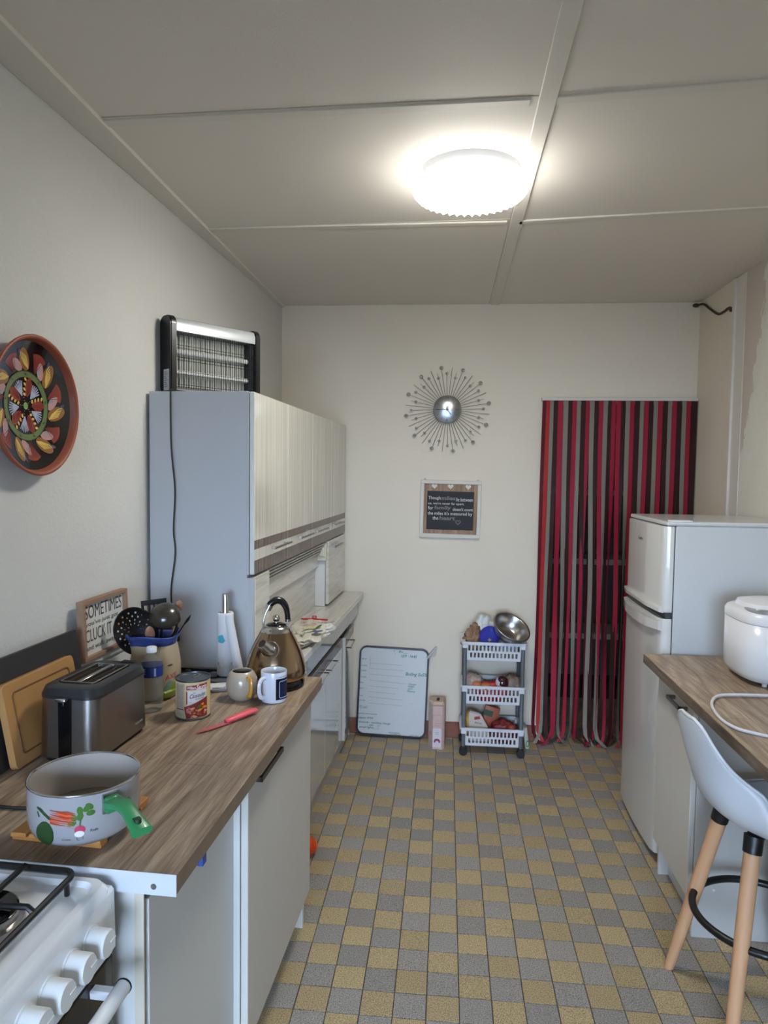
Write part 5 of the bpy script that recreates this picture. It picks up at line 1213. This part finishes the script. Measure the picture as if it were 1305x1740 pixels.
bm=B(); lathe(bm,[(0,.030),(.078,.030),(.082,.028),(.083,.024),(.083,.006),(0,.006)],72,cap=False); xf(bm,Matrix(((1,0,0,0),(0,0,-1,0),(0,1,0,0),(0,0,0,1)))); obj('dial',bm,k.m,ck,True)
mp=plane_map((0,-.0306,0),(1,0,0),(0,0,1)); m_num=mat('clock_ink','4E5052',.5)
text('12',mp,m_num,ck,-.008,.050,.016,.022); text('6',mp,m_num,ck,-.004,-.070,.008,.018)
for s,a in (('3',PI/2),('9',-PI/2)):
    mp2=plane_map((0,-.0306,0),(math.cos(0),0,0),(0,0,1)); shape('hour_mark',stroke([(.050*math.sin(a),0),(.070*math.sin(a),0)],.005),mp2,m_num,ck)
for h in (1,2,4,5,7,8,10,11):
    a=h*PI/6; shape('hour_mark',stroke([(.056*math.sin(a),.056*math.cos(a)),(.072*math.sin(a),.072*math.cos(a))],.0016),mp,m_num,ck)
for a,ln,w_,y in ((math.radians(144),.042,.0045,-.033),(math.radians(268),.070,.0035,-.0345)):
    bm=B(); prism(bm,[(-w_/2,-.010),(w_/2,-.010),(w_/2,ln*.75),(0,ln),(-w_/2,ln*.75)],0,.001,mx=Matrix.Translation((0,y,0))@Matrix.Rotation(a,4,'Y')@Mxz); obj('hand',bm,m_text,ck)
# ================================================================= FRAMED SIGN ON THE FAR WALL
fs=thing('framed_sign','white framed blackboard sign about miles and family with three wooden hearts','sign',(.055,YB-.001,1.229))
FWd,FH=.364,.347
def fr_(o): o.rotation_euler=(0,math.radians(.8),0); return o
bm=B(); box(bm,-FWd/2+.02,FWd/2-.02,-.008,-.002,.02,FH-.02); 
k=NT('sign_wood'); v=k.coord('Object',(22,1,2)); k.col(k.ramp(k.noise(v,2,4),[(.3,'7A5F4B'),(.5,'927660'),(.7,'A88C74')])); k.set(.7)
fr_(obj('backing',bm,k.m,fs))
m_fw=mat('frame_offwhite','C8C3B8',.5,var=.03)
for b in ((-FWd/2,FWd/2,0,.024),(-FWd/2,FWd/2,FH-.022,FH),(-FWd/2,-FWd/2+.022,.024,FH-.022),(FWd/2-.022,FWd/2,.024,FH-.022)):
    bm=B(); box(bm,b[0],b[1],-.018,0,b[2],b[3],.002,1); fr_(obj('frame_rail',bm,m_fw,fs))
bm=B(); box(bm,-FWd/2+.041,-FWd/2+.322,-.0100,-.008,.049,.281); fr_(obj('blackboard',bm,mat('chalkboard','131217',.6,var=.05),fs))
mp=plane_map((-FWd/2,-.0102,0),(1,0,0),(0,0,1)); m_ch=mat('chalk_white','C6C1BE',.8,var=0); m_co=mat('chalk_grey','75716F',.8,var=0)
kk=.000656; F=lambda X,Y:((X-243)*kk,(1665-Y)*kk)
for s,X,Y,Wd,h,m,b in (('Though',316,1322,112,38,m_ch,.01),('miles',436,1318,128,38,m_co,.03),('lie between',572,1326,152,34,m_ch,.01),("us, we're never far apart.",318,1366,328,28,m_ch,.01),('for',316,1408,48,32,m_ch,.01),('family',372,1414,155,44,m_co,.03),("doesn't count",543,1414,184,30,m_ch,.01),("the miles it's measured by",314,1464,408,40,m_ch,.01),('the',360,1500,52,32,m_ch,.01),('heart',424,1502,142,38,m_co,.03)):
    x,y=F(X,Y); fr_(text(s,mp,m,fs,x,y,Wd*kk,h*kk,bold=b))
def heart(cx,cy,s,n=24): return [(cx+s*16*math.sin(2*PI*i/n)**3/17,cy+s*(13*math.cos(2*PI*i/n)-5*math.cos(4*PI*i/n)-2*math.cos(6*PI*i/n)-math.cos(8*PI*i/n))/17) for i in range(n)]
h=heart(*F(595,1518),.015); fr_(shape('drawn_heart',stroke(h+[h[0]],.0012),mp,m_ch,fs))
for X in (370,517,678):
    c=F(X,1192); bm=B(); prism(bm,heart(c[0]-FWd/2,c[1],.018),-.013,-.008,mx=Mxz); ht=fr_(obj('wooden_heart',bm,mat('heart_white','D2CCC0',.6),fs))
    P=[(c[0]-FWd/2-.034,c[1]+.020),(c[0]-FWd/2-.010,c[1]+.027),(c[0]-FWd/2,c[1]+.022),(c[0]-FWd/2+.012,c[1]+.028),(c[0]-FWd/2+.030,c[1]+.020 if X!=370 else c[1]+.036)]
    bm=B(); tube(bm,[(x,-.012,z) for x,z in P],.0013,5); tube(bm,[(P[2][0],-.012,P[2][1]),(P[2][0],-.012,c[1]+.012)],.0012,5); b_=obj('twine_bow',bm,mat('twine','5A4034',.8),ht)
for x in (-.158,.158):
    bm=B(); tube(bm,[(x-.007,-.006,FH-.002),(x,-.006,FH+.010),(x+.007,-.006,FH-.002)],.0014,6); fr_(obj('hanging_hook',bm,m_steel,fs))
# ================================================================= SPIKY BALL
t=thing('spiky_ball','orange rubber spiky ball on the floor by the left cabinets','ball',(-.522,.735,0)); m_or=mat('orange_rubber','D9521E',.45,var=.05)
bm=B(); ball(bm,(0,0,.040),.033,24,16); obj('core',bm,m_or,t,'all')
bm=B(); n=340
for i in range(n):
    z=1-2*(i+.5)/n; a=i*2.39996; r=math.sqrt(1-z*z); d=Vector((r*math.cos(a),r*math.sin(a),z)); c=Vector((0,0,.0405)); tube(bm,[c+d*.031,c+d*.0405],[.0016,.0006],4)
o=obj('spikes',bm,m_or,t); o['kind']='stuff'
# ================================================================= BAR STOOL
CX,CY=1.004,.040; so=thing('bar_stool','white moulded bar stool with four beech legs at the right worktop','stool',(CX,CY,0),math.radians(6.5))
m_seat=mat('seat_white','CDCFD3',.38,var=.015)
feet=[(-.19,.19),(-.19,-.19),(.19,.19),(.19,-.19)]
for fx,fy in feet:
    tx,ty=fx*.46,fy*.46; top=Vector((tx,ty,.585)); ft=Vector((fx,fy,.0)); d=(top-ft)
    bm=B(); tube(bm,[ft+d*0,ft+d*.2,ft+d*.55,ft+d*.95],[.0155,.0185,.0215,.0225],18)
    for v in bm.verts:
        if v.co.z<.004: v.co.z=0
    obj('leg',bm,m_beech,so,True)
    bm=B(); tube(bm,[ft+d*.94,ft+d*1.02],[.0255,.0265],18); obj('leg_socket',bm,m_black,so,True)
bm=B(); box(bm,-.115,.115,-.022,.022,.577,.600,.006,2); box(bm,-.022,.022,-.115,.115,.575,.600,.006,2); xf(bm,Matrix.Rotation(PI/4,4,'Z')); obj('cross_frame',bm,m_black,so,True)
bm=B(); rr_=.193; tube(bm,[(rr_*math.cos(a),rr_*math.sin(a),.300) for a in [2*PI*i/64 for i in range(64)]],.0112,12,closed=True); obj('footrest_ring',bm,m_black,so,True)
# shell
prof=smooth_pts([(.215,0,.612),(.190,0,.624),(.120,0,.612),(.020,0,.600),(-.080,0,.603),(-.150,0,.632),(-.195,0,.690),(-.220,0,.760),(-.240,0,.845),(-.252,0,.918)],4)
NP=len(prof); NW=20
def shellpt(i,q):
    s=i/(NP-1); p=prof[i]
    w=(.165+.055*math.sin(PI*min(1,s*1.35)))*(math.sqrt(max(.02,1-max(0,(s-.55)/.46)**2.2)))
    a=abs(q)
    tang=(prof[min(i+1,NP-1)]-prof[max(i-1,0)]).normalized(); nrm=Vector((-tang.z,0,tang.x)); 
    if nrm.z<0 and s<.5: nrm=-nrm
    nrm=Vector((abs(nrm.x) if s>.4 else nrm.x*0,0,abs(nrm.z)))
    wf=math.sqrt(max(.05,1-max(0,(s-.55)/.46)**2.2))
    curl=(.014+.080*math.exp(-((s-.66)/.18)**2)+.010*s)*wf**1.5
    c=curl*(a**2.4)
    y=q*w*(1-.10*a**3*min(1,curl/.1))
    return p+Vector((nrm.x*c,y,nrm.z*c+.012*math.exp(-((s-.66)/.16)**2)*a**2))
bm=B(); g=[[bm.verts.new(shellpt(i,-1+2*k/NW)) for k in range(NW+1)] for i in range(NP)]
for i in range(NP-1):
    for k in range(NW): bm.faces.new((g[i][k],g[i][k+1],g[i+1][k+1],g[i+1][k]))
sh=obj('seat_shell',bm,m_seat,so,'all'); md=sh.modifiers.new('s','SOLIDIFY'); md.thickness=.007; md.offset=0
rim=[g_ for g_ in ([shellpt(0,-1+2*k/NW) for k in range(NW+1)]+[shellpt(i,1) for i in range(1,NP)]+[shellpt(NP-1,1-2*k/NW) for k in range(1,NW+1)]+[shellpt(i,-1) for i in range(NP-2,0,-1)])]
bm=B(); tube(bm,rim,.0052,8,closed=True); obj('seat_rim',bm,m_seat,so,'all')
# ================================================================= BREAD MAKER
bk=thing('bread_maker','white rounded bread maker with a grey control panel on the right worktop','bread maker',(1.232,.495,.9003))
m_bw=mat('appliance_white','D6D6D8',.25,var=.01,coat=.3)
def sup(rx,ry,z,n=64,e=3.2): 
    o=[]
    for i in range(n):
        a=2*PI*i/n; c,s=math.cos(a),math.sin(a); o.append(Vector((rx*math.copysign(abs(c)**(2/e),c),ry*math.copysign(abs(s)**(2/e),s),z)))
    return o
def loft(bm,rings,cap=(1,1)):
    R_=[[bm.verts.new(p) for p in r] for r in rings]
    for a,b in zip(R_[:-1],R_[1:]):
        for i in range(len(a)): bm.faces.new((a[i],a[(i+1)%len(a)],b[(i+1)%len(b)],b[i]))
    if cap[0]: bm.faces.new(R_[0][::-1])
    if cap[1]: bm.faces.new(R_[-1])
bm=B(); loft(bm,[sup(.140,.135,.012),sup(.156,.152,.020),sup(.166,.162,.040),sup(.168,.164,.10),sup(.168,.164,.215)]); obj('body',bm,m_bw,bk,'all')
bm=B(); loft(bm,[sup(.166,.162,.215),sup(.1695,.1655,.218),sup(.1695,.1655,.240),sup(.163,.159,.252),sup(.150,.146,.258)]); obj('upper_band',bm,m_bw,bk,True)
bm=B(); R1=[p+Vector((.012,.030,0)) for p in sup(.145,.115,.256)]; R2=[p+Vector((.012,.030,0)) for p in sup(.138,.108,.274)]; R3=[p+Vector((.012,.030,0)) for p in sup(.10,.07,.283)]; loft(bm,[R1,R2,R3]); ld=obj('lid',bm,m_bw,bk,True)
bm=B(); box(bm,.03,.13,.0,.09,.2815,.286,.004,2); obj('lid_window',bm,mat('window_smoke','3E4042',.2),ld)
mpt=lambda x,y: Vector((x,y,.2592))
bm=B(); P=[(-.135,-.02),(-.148,-.07),(-.135,-.115),(-.10,-.140),(-.03,-.146),(.06,-.146),(.05,-.118),(-.02,-.098),(-.075,-.070),(-.105,-.035)]; P=[(p.x,p.y) for p in smooth_pts([(x,y,0) for x,y in P],4,True)]; prism(bm,P,.250,.2605); cp=obj('control_panel',bm,mat('panel_grey','8E9194',.35),bk,True)
shape('panel_display',[[(-.125,-.085),(-.085,-.098),(-.075,-.082),(-.115,-.060)]],lambda x,y:Vector((x,y,.2612)),mat('lcd_grey','5F6663',.2),cp)
for x,y in ((-.118,-.106),(-.070,-.118),(-.035,-.112),(-.030,-.128),(.0,-.122)): shape('panel_button',[blob(x,y,.012,.007,-.2)],lambda x,y:Vector((x,y,.2612)),mat('button_grey','6F7377',.4),cp)
shape('printed_logo',[[(.0,-.060),(.030,-.066),(.032,-.060),(.002,-.054)],[(.004,-.048),(.026,-.052),(.027,-.048),(.005,-.044)]],lambda x,y:Vector((x,y,.2748)),mat('logo_grey','77797B',.5),ld)
for x,y in ((-.095,-.105),(.095,-.105),(.095,.105),(-.095,.105)):
    bm=B(); lathe(bm,[(.008,0),(.009,.014),(0,.014)],14,c=(x,y,0)); obj('foot',bm,m_whiteplastic,bk,True)
bm=B(); P=[(1.46,.25,.905),(1.2,.276,.905),(1.093,.263,.908),(.985,.252,.910),(.925,.238,.908),(.880,.165,.906),(.858,.070,.906),(.856,.000,.906),(.872,-.055,.906),(.910,-.085,.905),(.970,-.125,.905),(1.06,-.175,.905),(1.2,-.21,.905)]
tube(bm,smooth_pts(P,8),.0048,10); setp(obj('power_cord',bm,mat('cord_white','C9C8CC',.45),None,True),'white power cord looping over the right worktop in front of the bread maker','cord')
